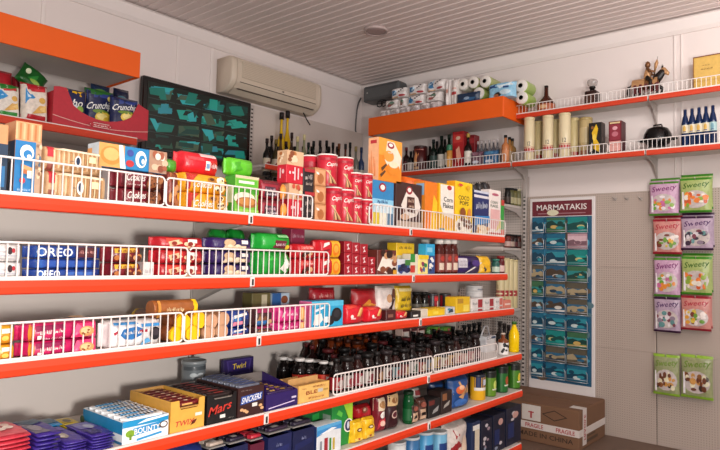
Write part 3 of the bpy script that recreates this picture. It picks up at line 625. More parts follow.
p = I(1, 424.5, 437, 182, .03); carton('cereal_box', 'orange cereal box with blue panel beside the corn flakes', p, .07, 'ee7f16', F=[('p', 'f5c81e', [(.4, 0), (1, 0), (1, .6), (.7, .75)])], L=[('r', 'e68a2a', 0, 0, 1, 1), ('r', '86b4d8', .2, .72, .9, .96), ('p', 'f2cf7c', [(.1, .1), (.8, .16), (.7, .66), (.2, .6)])]+scrib('33406a', .3, .2, .45, .6, 1)+blobs(['d98a2c', 'f3d9a0'], 6, .2, .05, .8, .3, .12, 4, .05))
pz = p
p = I(1, 438.5, 453.5, 184, .026); carton('cereal_box', 'yellow and white corn flakes cereal box', p, .07, 'f0c41c', F=[('p', 'f3ede2', [(.08, .98), (1, .98), (1, .2), (.5, .15), (.1, .55)]), ('e', 'c02a30', .68, .93, .16, .05), ('t', '2a2a30', 'Corn', .6, .68, .6, .1), ('t', '2a2a30', 'Flakes', .6, .55, .7, .1), ('p', 'e7ab3c', [(.05, .05), (.95, .1), (1, .28), (.4, .34)]), ('r', '3f7f9c', 0, 0, .4, .07)], L=[('r', 'efb51a', 0, 0, 1, 1)])
p = I(1, 406, 446, 178, .13, h=None); flowpack('soft_packet', 'orange packet lying behind the cereal boxes', P(p, h=pz['top']-p['loc'][2]+.035), .1, 'ea6a10', F=[('e', 'f7c59a', .8, .8, .05, .1)], n=3)
p = I(1, 454.5, 472, 182, .03); carton('cereal_box', 'bright yellow chocolate cereal box', p, .055, 'f6cf1c', F=[('t', '4a2410', 'COCO', .5, .69, .62, .085), ('t', '4a2410', 'POPS', .52, .59, .5, .08), ('e', 'f3ecdc', .5, .14, .5, .17)]+blobs(['5b3015', '7a4420', '3f2010'], 16, .1, .05, .9, .28, .07, 2, .035)+[('e', '8a4d22', .4, .4, .16, .1), ('e', 'd98f3c', .78, .4, .1, .1), ('e', 'e8b21a', .7, .9, .12, .04), ('e', 'd8443a', .25, .93, .12, .025)], L=[('r', 'eaa71a', 0, 0, 1, 1)])
p = I(1, 473.5, 488.5, 191, .034); carton('cereal_box', 'navy blue frosted cereal box', p, .08, '26336a', F=[('r', 'cfd4e4', 0, .95, 1, 1), ('r', 'e3dfe4', 0, .84, 1, .9), ('r', '1d2a66', 0, .3, 1, .84)]+scrib('dfe6f4', .14, .56, .9, .72, 4, .08)+[('p', '2f86c8', [(0, .2), (1, .3), (1, .45), (0, .42)]), ('e', 'e6d2b2', .5, .1, .4, .13)]+blobs(['d2954a', 'f0ddb8', 'b5793a'], 9, .1, .02, .9, .22, .1, 5, .04), L=[('r', '222b58', 0, 0, 1, 1)])
p = I(1, 489, 500.5, 190, .034); carton('cereal_box', 'pale pink and white corn cereal box at the far end', p, .06, 'efe4de', F=[('t', '3d5a3a', 'CORN', .4, .73, .6, .06), ('t', '3d5a3a', 'FLAKES', .42, .65, .66, .055), ('e', 'b85a72', .5, .9, .3, .03), ('r', 'e3b2b0', .1, .16, .9, .58), ('p', 'd9c46a', [(.5, .1), (1, .2), (1, .42)]), ('r', 'b93a30', 0, 0, 1, .08)])
p = I(1, 500.8, 504, 200, .034); carton('cereal_box', 'green edged cereal box at the end of the top shelf', p, .09, '2f9a3c', F=[('r', 'c03a36', 0, .85, 1, 1), ('r', 'd8503a', 0, 0, 1, .2)])
for i in range(3):
    p = I(1, 474+i*6, 480+i*6, 184-i, .12); flowpack('dark_packet', ['left', 'middle', 'right'][i]+' dark packet lying behind the navy cereal box', p, .07, '1a1d22', n=2.6)
# ---------------- second shelf
for i, (yt, w) in enumerate(((262, 'lower'), (244, 'upper'))):
    p = I(2, -14, 25, yt, .03, z=None if i == 0 else z); z = p['top']
    flowpack('biscuit_packet', '%s white biscuit packet at the far left of the second shelf' % w, p, .07, 'e6e2e0', F=[('r', 'c9c6c8', 0, .1, .9, .2), ('r', 'b9b8c0', 0, .3, .9, .38), ('e', '2e2024', .62, .62, .09, .22), ('e', 'b02a34', .74, .64, .06, .14)]+scrib('9a97a0', .15, .5, .5, .66, 3), n=3.4)
def oreo(pl, lab, big): return flowpack('biscuit_packet', lab, pl, .06, '1e3f8c', F=[('r', '2b5cab', 0, .1, .12, .9)]+([('t', 'e8f2fa', 'OREO', .30, .5, .58, .7), ('r', '5a2c30', .68, .1, 1, .95)]+scrib('c98a84', .7, .4, .95, .7, 3) if big == 2 else [('t', 'e8f2fa', 'OREO', .2, .5, .36, .75), ('r', '3c62ad', .5, .3, .95, .7)] if big == 1 else [('r', '2a4fa0', .1, .2, .9, .8)]), cat='biscuits', n=5)
z = None
for yt, b, lab in ((269, 1, 'bottom navy sandwich biscuit packet with a small white name'), (259, 0, 'plain middle navy sandwich biscuit packet'), (246, 2, 'top navy and brown sandwich biscuit packet with a large white name')):
    p = I(2, 26, 104, yt, .03, z=z); z = p['top']; oreo(p, lab, b)
def st(k, x0, x1, tops, name, lab, d, col, F, inset=.03, n=4, cat='packet', T=()):
    z = None; W3 = {1: [''], 2: ['lower', 'upper'], 3: ['bottom', 'middle', 'top']}[len(tops)]
    for yt, w in zip(tops, W3):
        p = I(k, x0, x1, yt, inset, z=z); z = p['top']; flowpack(name, ('%s %s' % (w, lab)).strip(), p, d, col, F=F, T=T, cat=cat, n=n)
    return z
st(2, 106, 145, (263, 247), 'cookie_packet', 'dark red and yellow cookie packet beside the navy biscuits', .08, '7c1f28', [('p', 'e6b43c', [(.1, .6), (.9, .7), (.92, .95), (.1, .9)])]+scrib('7a2418', .2, .66, .85, .86, 4)+blobs(['b5703c', '5d2a1c', 'd8a06a'], 8, .1, .08, .9, .5, .09, 1, .18), cat='cookies')
p = I(2, 143, 154, 262, .022); carton('small_box', 'small white box between dark red and bright red cookie packets', p, .05, 'ddd5d2', F=scrib('8c8a90', .1, .3, .9, .6, 2))
st(2, 155, 208, (264, 250, 237), 'cookie_packet', 'bright red cookie packet with pale pictures', .085, 'b41e28', [('r', 'd8483a', .1, .55, .5, .9), ('p', 'eec49a', [(.2, .2), (.5, .5), (.4, .8), (.15, .6)]), ('r', WH, .62, .55, .85, .85)]+blobs(['e9c7a0', 'c9483c', 'f0ddc6', '8a2a20'], 9, .1, .1, .9, .5, .07, 3, .16), cat='cookies')
st(2, 209, 256, (264, 251, 238), 'cookie_packet', 'dark purple cookie packet with beige biscuits', .085, '33205a', [('e', 'd2b08a', .4, .62, .16, .3), ('r', WH, .72, .55, .9, .85), ('r', 'e0c4a0', .25, .12, .85, .4)]+blobs(['b98a5c', '5d3c60', 'e9d6b8'], 7, .2, .1, .9, .4, .07, 6, .14), cat='cookies')
p = I(2, 258, 294, 252, .03); flowpack('soft_packet', 'lower bright green soft packet on the second shelf', p, .10, '1f9a34', F=[('p', WH, [(.62, .3), (.75, .5), (.9, .9), (.98, .5), (.9, .12)]), ('p', '3cbc48', [(.1, .6), (.5, .7), (.4, .85)])], n=2.8)
p2 = I(2, 259, 294, 233, .036, z=p['top']); flowpack('soft_packet', 'upper bright green soft packet with a dark red name patch', p2, .10, '23a338', F=[('p', '6c1f30', [(.35, .2), (.85, .15), (.88, .6), (.45, .62)]), ('e', 'e9c23c', .9, .24, .08, .14)]+scrib('e9cdd2', .45, .3, .8, .48, 3)+[('r', '8ad08e', .5, .78, .9, .92)], n=2.8)
for i, (a, b) in enumerate(((214, 230), (232, 247))):
    p = I(2, a, b, 229, .13); flowpack('soft_packet', ['tall green soft packet standing behind the left purple packets', 'tall green soft packet standing behind the right purple packets'][i], p, .08, '178a2e', F=[('p', '3fae4a', [(.2, .7), (.8, .75), (.7, .9)])], n=2.6)
st(2, 296, 318, (259, 244), 'biscuit_packet', 'red biscuit packet in front of the pink one', .08, 'c31c28', [('p', 'd95a52', [(.1, .6), (.9, .65), (.9, .9), (.1, .85)])]+scrib('efc0ba', .2, .66, .8, .84, 3)+blobs(['4a2018', 'd9a878', '7a3a28'], 7, .1, .1, .9, .45, .1, 2, .15), cat='biscuits')
p = I(2, 290, 304, 229, .16); carton('biscuit_box', 'dark pink box standing behind the red biscuit packets', p, .06, '9c3050', F=scrib('d9a9b9', .1, .8, .9, .9, 3))
st(2, 319, 342.5, (258, 240), 'biscuit_packet', 'red and yellow orange biscuit packet', .08, 'c71f2a', [('p', WH, [(.05, .55), (.4, .75), (.42, .9), (.1, .8)]), ('p', '8a1420', [(.1, .3), (.4, .4), (.4, .5), (.1, .42)]), ('r', 'f0b42a', .52, .02, 1, .98), ('e', 'e8801c', .76, .46, .2, .36), ('e', 'f6ab3c', .76, .5, .13, .22)], cat='biscuits')
cubes = 'dark red cubes'
xs = [344, 352, 360, 368, 375.5]
for c in range(4):
    z = None
    for r_ in range(3 if c < 3 else 2):
        yt = [(264, 252.5, 241.2), (265, 254, 242.5), (265.5, 255, 244), (266.5, 257)][c][r_]
        p = I(2, xs[c], xs[c+1], yt, .026, z=z); z = p['top']
        carton('small_box', '%s small dark red carton, %s column from the orange biscuit packets' % (['bottom', 'middle', 'top'][r_], ['first', 'second', 'third', 'last'][c]), p, .05, 'a51626', F=[('p', 'f0d2d2', [(.3, .7), (.65, .8), (.5, .55), (.7, .3), (.35, .22), (.5, .45)])], L=[('r', '7d101c', 0, 0, 1, 1)], group=cubes, cat='carton')
p = I(2, 377, 396, 250, .03); carton('cookie_box', 'brown and white cookie box beside the dark red cartons', p, .06, '6a2e26', F=[('p', 'efe6da', [(0, .2), (.35, .9), (.9, .75), (1, .3), (.5, .05)])]+blobs(['4a221a', '8a4a30', 'c89468', '2f1510'], 12, .1, .1, .9, .9, .13, 3, .14)+[('r', 'd9a02c', .8, 0, 1, .2)], cat='cookies')
p = I(2, 397.5, 409.5, 259, .03); carton('juice_box', 'small box with dark blue berries picture', p, .05, 'd8dce2', F=[('r', '3d6aa8', 0, .2, 1, .62)]+blobs(['1f2348', '2c2f5e', '3c4a86'], 12, .1, .1, .9, .6, .16, 2, .14)+[('r', '3f7f3a', .55, .6, 1, .95)])
pa = p
p = I(2, 410, 418, 254, .03); carton('juice_box', 'green and white small box beside the berries box', p, .05, 'e0d8c0', F=[('r', '2f8f3a', 0, .6, .6, 1), ('r', 'c43a2c', 0, .1, .6, .45)])
p2 = I(2, 418.5, 428, 255, .03); carton('tea_box', 'pale yellow box with coloured dots and strawberry picture', p2, .06, 'f0e08a', F=blobs(['c43a34', '3f6fa8', '8a3060', '2f8a4a'], 9, .15, .1, .85, .6, .13, 2, .1)+[('r', 'e8c81c', 0, .8, 1, 1)])
p = I(2, 396, 414, 243, .10); carton('small_box', 'yellow box peeping over the berries box', p, .06, 'efc51f', F=scrib('7a6420', .15, .80, .85, .9, 3)+[('r', 'd8cfa8', 0, 0, 1, .6)])
p = I(2, 428.5, 435, 256, .03); carton('juice_box', 'blue and white small carton under the cyan carton', p, .05, '2f4a86', F=blobs([WH, 'dfe6f0', '1c2a55'], 7, .15, .1, .85, .9, .2, 2, .1))
p2 = I(2, 426, 435, 244, .035, z=p['top']); carton('small_box', 'cyan carton on the blue and white carton', p2, .05, '28a6d8', F=[('r', '7fd0ec', .1, .3, .7, .7)])
for i, (x, ins, lab) in enumerate(((424.5, .17, 'syrup bottle farthest back, above the cyan carton'), (431, .155, 'second syrup bottle, above the cyan carton'), (438.5, .03, 'front left syrup bottle with pale label'), (446, .03, 'middle syrup bottle with pale label'), (452.5, .03, 'right syrup bottle with pale label'))):
    p = pt(2, x, 239.5, .056, ins); bottle('syrup_bottle', 'white capped '+lab, p, 'jar', '4a1a14', 'e0dcd4', '7a2a20', [('r', 'd8c4b0', .3, .1, .7, .5), ('e', 'b0382c', .5, .75, .16, .16)], caph=.13, capr=.85, labv=(.08, .62), group='white capped syrup bottles')
p = I(2, 455.5, 482, 256, .03); flowpack('sweets_packet', 'dark purple packet with a white information panel', p, .08, '32205c', F=[('r', 'd8d4dc', .02, .35, .42, .88)]+scrib('8d8898', .06, .45, .38, .55, 3)+scrib('8d8898', .06, .65, .38, .75, 3)+[('p', WH, [(.3, .06), (.35, .02), (.98, .62), (.95, .68)]), ('e', '4a2f80', .7, .6, .18, .2)], n=3)
p = I(2, 482.5, 493, 256, .034); bag('sweets_bag', 'round yellow bag beside the dark purple packet', p, .07, 'eab61e', [('p', '2a2340', [(0, .3), (.4, .1), (.5, .25), (.2, .5)])], lean=.1)
p = pt(2, 495.5, 259, .05, .03); bottle('syrup_bottle', 'small teal jar near the end of the second shelf', p, 'jar', '2c5a52', '3a7a6c', 'b8c8b8')
p = pt(2, 500.5, 256, .05, .03); bottle('syrup_bottle', 'small dark red jar at the end of the second shelf', p, 'jar', '5a161a', '8a2a2a', 'd0b0a8', caph=.15)
o = empty('wire_basket', (-1.98, solveY(-1.98, ZT[2], 470), ZT[2]), PI/2); tag(o, 'thin wire basket at the back above the dark purple packet', 'basket')
k = MB(); 
for zz in (.03, .06, .09, .115): k.tube([(-.12, 0, zz), (.12, 0, zz)], .002, WIRE, 4); k.tube([(-.12, 0, zz), (-.12, .05, zz)], .002, WIRE, 4); k.tube([(.12, 0, zz), (.12, .05, zz)], .002, WIRE, 4)

for i in range(9): k.tube([(-.12+.03*i, 0, 0), (-.12+.03*i, 0, .117)], .0018, WIRE, 4)
k.build('wires', o)
# ---------------- third shelf
st(3, -8, 17, (345, 326), 'biscuit_packet', 'yellow biscuit packet at the far left of the third shelf', .08, 'e2a326', [('r', WH, .3, .6, .8, .85), ('e', 'd98c1e', .5, .3, .3, .25), ('e', 'f4c65a', .5, .34, .2, .14)], cat='biscuits')
z = st(3, 19, 97, (356,), 'biscuit_packet', 'black and white striped packet under the magenta ones', .07, '2a2026', sp(16, 'e8e2e0', '2a2026', .1, .9, .2, .8), n=5, cat='biscuits')
for i, (yt, w) in enumerate(((340, 'lower'), (323, 'upper'))):
    p = I(3, 19, 101, yt, .03, z=z); z = p['top']
    flowpack('biscuit_packet', w+' magenta biscuit packet with white script', p, .075, 'c41f5e', F=[('e', 'e08a2a', .03, .5, .05, .5), ('p', '8c1a4c', [(.1, .55), (.55, .7), (.55, .95), (.1, .9)])]+scrib(WH, .16, .32, .52, .56, 4, .3)+[('r', WH, .1, .12, .16, .35)]+scrib('f3c6d8', .2, .1, .52, .22, 3)+[('p', 'd8356a', [(.6, .1), (1, .1), (1, .95), (.7, .95)]), ('e', 'cf9a62', .84, .45, .12, .32), ('e', 'e9c48e', .82, .5, .08, .2)]+blobs(['8a4a28'], 4, .76, .2, .92, .6, .02, 2, .06), T=scrib(WH, .2, .3, .6, .6, 5)+[('e', 'b98a52', .8, .5, .12, .3)], cat='biscuits')
p = I(3, 104, 166, 321, .03); flowpack('biscuit_packet', 'white wafer packet with a blue cloud shaped name patch', p, .09, 'ece9e8', F=[('p', '2c6fae', [(.16, .5), (.22, .72), (.5, .8), (.62, .7), (.6, .45), (.4, .3), (.25, .34)]), ('p', 'a8263c', [(.02, .6), (.1, .68), (.1, .58), (.04, .5)]), ('r', 'a8263c', .55, .56, .72, .66)]+scrib(WH, .22, .48, .58, .62, 4, .1)+[('p', '3a86c0', [(0, .9), (.5, .9), (.48, .99), (0, .99)]), ('r', '3a86c0', .55, .78, .95, .9), ('e', '1d1a1f', .85, .5, .11, .26), ('e', '3b3238', .85, .55, .08, .14), ('p', '5aa0cf', [(.55, .05), (.75, .2), (.7, .35), (.6, .3)])], T=scrib('3a86c0', .2, .3, .9, .7, 6), n=5, cat='biscuits')
R_ = .0265
def tubeI(px, py, k, inset, L, col, end, lab, endn=8, grp=None, R=R_):
    q = onX(px, py, -DF[k]-inset); roll('biscuit_tube', lab, (q.x, q.y, max(q.z-R, ZT[k]+.0005)), PI/2, R, L, col, end, 'biscuits', grp, 'y', endn)
    return q
for i, (x, y, lab) in enumerate(((175.5, 336.5, 'lower left yellow capped biscuit tube'), (191, 334.5, 'lower right yellow capped biscuit tube'))): tubeI(x, y, 3, .035, .25, '8a4a26', 'f0c010', lab, 8, 'yellow capped tubes')
for i, (x, y, lab) in enumerate(((181.5, 322, 'upper left yellow capped biscuit tube'), (197.5, 320, 'upper right yellow capped biscuit tube'))): tubeI(x, y, 3, .035, .25, '8a4a26', 'f0c010', lab, 8, 'yellow capped tubes')
q0, q1 = onX(150, 309, -DF[3]-.07), onX(190, 308, -DF[3]-.07)
o = roll('biscuit_tube', 'brown biscuit tube with a yellow cap lying across the others', (q0.x, q0.y, q0.z-R_), PI/2, R_, q1.y-q0.y, '9a5a2c', 'f0c010', 'biscuits', 'yellow capped tubes', 'x', 8)
mb, tx = MB(), MB(); art(mb, tx, lambda u, v, l: ((q1.y-q0.y)*u, -(R_+.0006*l)*math.cos((v-.5)*1.6), R_+(R_+.0006*l)*math.sin((v-.5)*1.6)), scrib('e8cfa0', .3, .3, .7, .6, 4)+[('r', 'c98a3c', .05, 0, .12, 1)], foil, 4); mb.build('label', o, fix=False)
for i, (x, y, lab) in enumerate(((207, 333.5, 'lower left'), (220, 331.5, 'lower right'), (209.5, 321, 'upper left'), (221.5, 319, 'upper right'))): tubeI(x, y, 3, .035, .22, '9c6c48', 'c99a78', lab+' tan ended biscuit tube beside the yellow caps', 12, 'tan ended tubes', .024)
st(3, 229, 252, (328, 311), 'wafer_packet', 'blue and pink wafer packet', .08, '24408c', [('p', WH, [(.1, .55), (.85, .75), (.85, .9), (.1, .75)]), ('p', 'e88aa0', [(.05, .1), (.6, .2), (.6, .4), (.05, .35)]), ('r', '1a2656', .6, .1, .95, .5), ('e', '3f7fc0', .3, .5, .2, .12)], cat='wafers')
st(3, 253, 275, (326, 308), 'wafer_packet', 'dark brown and tan biscuit packet beside the pink wafers', .08, '4a2a2c', blobs(['a9764a', '7a4a34', 'c79c74'], 8, .1, .1, .9, .6, .15, 5, .2)+[('r', '2f6fae', 0, .02, .6, .3), ('r', 'a02a5a', 0, .75, 1, 1)], cat='biscuits')
z = st(3, 276, 309, (322, 306), 'wafer_packet', 'bright pink wafer packet with white script', .08, 'd83a86', [('p', WH, [(.05, .3), (.1, .6), (.2, .7), (.15, .4)])]+scrib('f7d3e4', .25, .4, .65, .6, 3)+[('r', 'e8a860', .72, .1, .9, .9), ('r', 'f0c890', .78, .1, .84, .9), ('p', 'b02068', [(0, .8), (.6, .85), (.6, 1), (0, 1)])], cat='wafers')
p = I(3, 311, 343, 301, .026); carton('biscuit_box', 'light blue box with black sandwich biscuits', p, .07, '2aa3cf', F=[('r', '55bce0', 0, .8, 1, 1), ('p', WH, [(.05, .15), (.1, .5), (.3, .55), (.35, .3), (.2, .1)]), ('e', '18171b', .78, .46, .17, .27), ('e', '2c2b30', .78, .5, .11, .15), ('e', '1c1b20', .58, .26, .13, .18), ('e', 'e8eef0', .45, .3, .1, .12), ('p', 'e8f4fa', [(.1, .6), (.4, .75), (.4, .82), (.1, .7)])], L=[('r', 'd86a9a', 0, 0, 1, 1), ('p', 'e8b888', [(.1, .1), (.6, .2), (.5, .7), (.2, .6)])], cat='biscuits')
for a, b, yt, col, lab, F in ((251, 270, 293, '6b6238', 'olive green box at the back above the brown biscuits', [('r', 'c8c0a0', .5, .5, .8, .95)]), (271, 289, 293, 'b9cbd8', 'blue and white box at the back above the pink wafers', [('r', '2a5f9c', 0, .4, .5, 1), ('e', '8a4a2c', .7, .8, .2, .12)])):
    p = I(3, a, b, yt, .17); carton('biscuit_box', lab, p, .06, col, F=F, cat='biscuits')
p = I(3, 313, 338, 288, .16); bag('sweets_bag', 'red bag leaning at the back above the light blue box', p, .06, 'b01c28', scrib('d98a84', .2, .7, .8, .85, 3), seed=4)
def rw(a, b, yt, lab): 
    p = I(3, a, b, yt, .03); flowpack('wafer_packet', lab, p, .08, 'd4182a', F=[('e', WH, .26, .4, .1, .1), ('r', 'f0c8c4', .2, .25, .5, .33), ('p', 'e2b070', [(.55, .4), (.8, .85), (.95, .85), (.75, .4)]), ('p', 'c98a48', [(.68, .4), (.88, .8), (.95, .78), (.78, .38)]), ('p', 'e84a3c', [(0, .8), (.6, .9), (.6, 1), (0, 1)])], cat='wafers', n=3.4)
rw(345, 366, 305, 'large bright red wafer packet beside the light blue box'); rw(367.5, 384, 307, 'second bright red wafer packet from the light blue box')
p = I(3, 386, 396, 310, .03); carton('biscuit_box', 'dark maroon box beside the second red wafer packet', p, .06, '4a1a1c', F=[('r', '8a5a4c', .2, .3, .7, .6)])
rw(396.5, 409, 311, 'red and orange wafer packet beside the dark maroon box')
p = I(3, 411, 421, 311, .03); carton('biscuit_box', 'near black box with a white price tag', p, .05, '1c1618', F=[('r', WH, .2, .2, .7, .45)])
p = I(3, 356, 380, 289, .15); bag('sweets_bag', 'red and orange bag leaning behind the red wafer packets', p, .07, 'b2242a', [('p', 'e08a2c', [(.1, .3), (.5, .65), (.9, .5), (.9, .25)]), ('p', 'f0b040', [(.3, .35), (.55, .5), (.8, .4)])], seed=7, pw=.6)
p = I(3, 379, 398, 286, .13); bag('sweets_bag', 'white bag with brown hazelnut shapes', p, .06, 'e6dcd4', [('p', '3a2220', [(.35, .1), (.7, .1), (.85, .6), (.6, .75), (.6, .4)]), ('e', '6a3a2a', .8, .75, .16, .16), ('e', 'c89a70', .5, .6, .12, .14)], seed=8)
p = I(3, 398, 414, 286, .13); bag('sweets_bag', 'yellow pouch with dark print', p, .06, 'd9b622', [('r', 'efe0a0', .1, .82, .9, .92)]+scrib('3a3020', .18, .5, .8, .66, 2)+scrib('3a3020', .18, .28, .8, .44, 3), seed=9)
for i, (x, c, l, lab) in enumerate(((414.5, '14130f', '2a2420', 'left black lidded jar on the third shelf'), (422, '14130f', '2a2420', 'right black lidded jar on the third shelf'))):
    p = pt(3, x+2, 292, .05, .12); bottle('jar', lab, p, 'jar', '17120f', '1b1a1a', '55524a', capr=.95, cat='jar')
for i, (x, lab) in enumerate(((432, 'left red and black tin on the third shelf'), (445, 'right red and black tin on the third shelf'))):
    p = pt(3, x, 293.5, .062, .10); tin('sweets_tin', lab, p, '8c1420', '2a2a2e', [('r', '1c1a1e', 0, 0, .3, 1), ('r', 'd8c8c4', .5, .3, .62, .7), ('r', 'c8232e', .3, .72, .8, .9)], lidh=.01)
p = I(3, 421.5, 427, 309, .024); carton('tea_box', 'narrow white box left of the yellow box', p, .06, 'd8ccb8')
p = I(3, 427.5, 445, 308, .026); carton('tea_box', 'plain bright yellow box on the third shelf', p, .06, 'eac218', F=[('r', 'd2a414', .0, .8, 1, 1), ('r', 'f3d84a', .3, .2, .6, .6)], L=[('r', 'ece6d4', 0, 0, 1, 1)])
p = I(3, 446.5, 455, 307, .026); carton('tea_box', 'grey and white box with black figures', p, .05, 'c9ccd0', F=[('p', '2c3a4a', [(.2, .2), (.8, .3), (.7, .8), (.3, .6)]), ('e', '3d8ab0', .3, .7, .2, .15)])
p = I(3, 456, 470, 297, .03); carton('tea_box', 'tall yellow box with brown tag beside the white tubs', p, .07, 'e2b81e', F=[('r', 'b88a2c', .1, .6, .5, .9), ('r', 'f1d95a', .5, .1, .9, .5)])
p = I(3, 447, 456, 299, .11); carton('tea_box', 'muted olive box behind the grey and white box', p, .05, '8a6a2c')
z = None
for i, (yt, w) in enumerate(((291, 'lower'), (285.5, 'upper'))):
    p = pt(3, 474, yt, .10, .12, z=z); z = p['top']; tin('tub', w+' round white tub stacked behind the small white boxes', p, 'd9d6d4', 'eceae8', [('r', '8a8f98', .3, .3, .7, .6)], lidh=.008, cat='tub')
for c, (a, b) in enumerate(((471.5, 483), (484, 494), (495, 503))):
    z = None
    for r_, yt in enumerate(((309, 298.5), (307.5, 298), (306, 297.5))[c]):
        p = I(3, a, b, yt, .03, z=z); z = p['top']
        carton('small_box', '%s white box with dark lettering, %s pair from the yellow box' % (['lower', 'upper'][r_], ['first', 'second', 'third'][c]), p, .06, 'dcd8d4', F=[('r', 'a02a34' if c != 2 else 'c86a5c', .55, .1, .95, .9)]+scrib('4a4650', .1, .4, .5, .65, 2), group='small white boxes on the third shelf')
p = I(3, 504, 511, 300, .03); carton('small_box', 'salmon pink box at the end of the third shelf', p, .06, 'cf7a68', F=[('r', 'e8cfc4', .1, .4, .9, .6)])
# ---------------- fourth shelf
N10 = ['first', 'second', 'third', 'fourth', 'fifth', 'sixth', 'seventh', 'eighth', 'ninth', 'tenth', 'eleventh', 'twelfth', 'thirteenth', 'fourteenth', 'fifteenth', 'sixteenth']
def tablets(x0, x1, yt, inset, d, col, lab, T, F=(), n=7, col2=None, grp=None):
    p = I(4, x0, x1, yt, inset); H_ = p['h']; t = H_/n; z = ZT[4]; X = p['loc'][0]; Yc = p['loc'][1]
    first = None
    for i in range(n):
        q = P(loc=(X+random.uniform(-.004, .004), Yc+random.uniform(-.003, .003), z+i*t+.0004), rz=PI/2+random.uniform(-.012, .012), w=p['w'], h=t-.0006)
        o = flowpack('chocolate_bar', '%s, %s from the top' % (lab, N10[n-1-i]), q, d, col, F=F, T=T if i == n-1 else (), cat='chocolate', n=3.2, fin=.05, group=grp)
    return o
tablets(-12, 33, 437, .02, .17, 'c93a4a', 'red foil chocolate bar in the stack at the left edge', [('r', 'd8606a', .05, .1, .95, .95)]+blobs(['e8c8b8', 'f0ded0', 'b9404a'], 8, .15, .2, .7, .8, .12, 1, .08), n=8)
tablets(34.5, 62, 433, .02, .18, '3b2a86', 'navy purple chocolate bar in the stack beside the red bars', [('p', '6f6a78', [(0, .1), (.7, .1), (.4, .6), (0, .8)]), ('p', '0f3f5c', [(0, .85), (.4, .6), (1, .7), (1, 1), (0, 1)]), ('e', '8a8590', .3, .4, .25, .18)], n=7)
tablets(63.5, 89, 441, .02, .18, '43328e', 'purple chocolate bar in the lower stack before the yellow bars', [('e', 'a59a90', .35, .45, .25, .2), ('e', 'c9c2b4', .3, .4, .14, .1), ('r', '5a4aa0', .1, .7, .9, .95)], n=5)
tablets(90.5, 116, 434, .02, .17, '3d2c88', 'purple chocolate bar in the stack left of the coconut bar box', [('r', '6b68a8', .1, .5, .9, .9), ('e', '9fa4bc', .6, .6, .2, .15), ('r', '2a1f66', .1, .1, .6, .4)], n=6)
tablets(64, 81, 424, .22, .09, 'f0d416', 'yellow chocolate bar in the small stack at the back', [('r', 'c9a81c', .1, .2, .9, .8), ('e', '4a4420', .5, .5, .25, .2)], n=7)
tablets(44, 62.5, 425, .22, .09, '1a86c4', 'bright blue chocolate bar in the small stack at the back', [('r', '0f5c7c', .0, .3, 1, 1)], n=7)
def tray(name, label, pl, d, col, inner, F=(), L=(), front=1.0, win=None, back=1.0, bars=None, fill=.8):
    """open display carton: floor, walls, front wall with a cut-out, a row of wrapped bars lying inside on a card insert"""
    mb, tx = MB(), TXB(); w, h = pl['w'], pl['h']; t = .003; m = card(col); mi = card(inner)
    mb.box(-w/2, w/2, 0, d, 0, t, m); mb.box(-w/2, w/2, d-t, d, t, h*back, mi)
    for s in (-1, 1):
        x = (-w/2, -w/2+t) if s < 0 else (w/2-t, w/2); mb.prism([(0, t), (d-t, t), (d-t, h*back), (0, h*front)], x[0], x[1], m, 'x')
    hf = h*front
    if win:
        a, b, v = win; mb.prism([(-w/2+t, t), (w/2-t, t), (w/2-t, hf), (-w/2+w*b, hf), (-w/2+w*(b-.02), hf*(v+.06)), (-w/2+w*(b-.06), hf*v), (-w/2+w*(a+.06), hf*v), (-w/2+w*(a+.02), hf*(v+.06)), (-w/2+w*a, hf), (-w/2+t, hf)], 0, t, m, 'y')
    else: mb.box(-w/2+t, w/2-t, 0, t, t, hf, m)
    me_fix(mb)
    if F: art(mb, tx, fF(w, d, hf), F, card)
    if L: art(mb, tx, lambda u, v, l: (-w/2-EPS*l, d*(1-u), v*h*.97), L, card)
    o = finish(mb, tx, name, label, 'display box', pl, None)
    lv = h*fill*(front if front < 1 else 1)
    k = MB(); k.box(-w/2+.004, w/2-.004, .004, d-.004, lv-.004, lv, mi); k.build('card_insert', o)
    if bars:
        bc, bT, n, lab, bF = bars; bd = (d-.012)/n; first = None
        for i in range(n):
            X, Y, Z = pl['loc']; wx = X-(.006+bd*i); q = P(loc=(wx, Y, Z+lv+.0005), rz=PI/2, w=w-.012, h=min(.014, bd*.5))
            if first is None: first = flowpack('chocolate_bar', '%s, %s row from the front' % (lab, N10[i]), q, bd-.001, bc, T=bT, F=bF, cat='chocolate bar', n=2.8, fin=.06, group=lab)
            else: dup(first, q['loc'], '%s, %s row from the front' % (lab, N10[i]))
    return o
p = I(4, 121.5, 168, 418, .018); ZZ = [('p', c, [(u, .12), (u+.05, .12), (u+.085, .88), (u+.035, .88)]) for u in [i*.095+.05 for i in range(9)] for c in (['1f2226', '2c3038', '1f2226', '2f6fa8'][int(u*10.5) % 4],)]
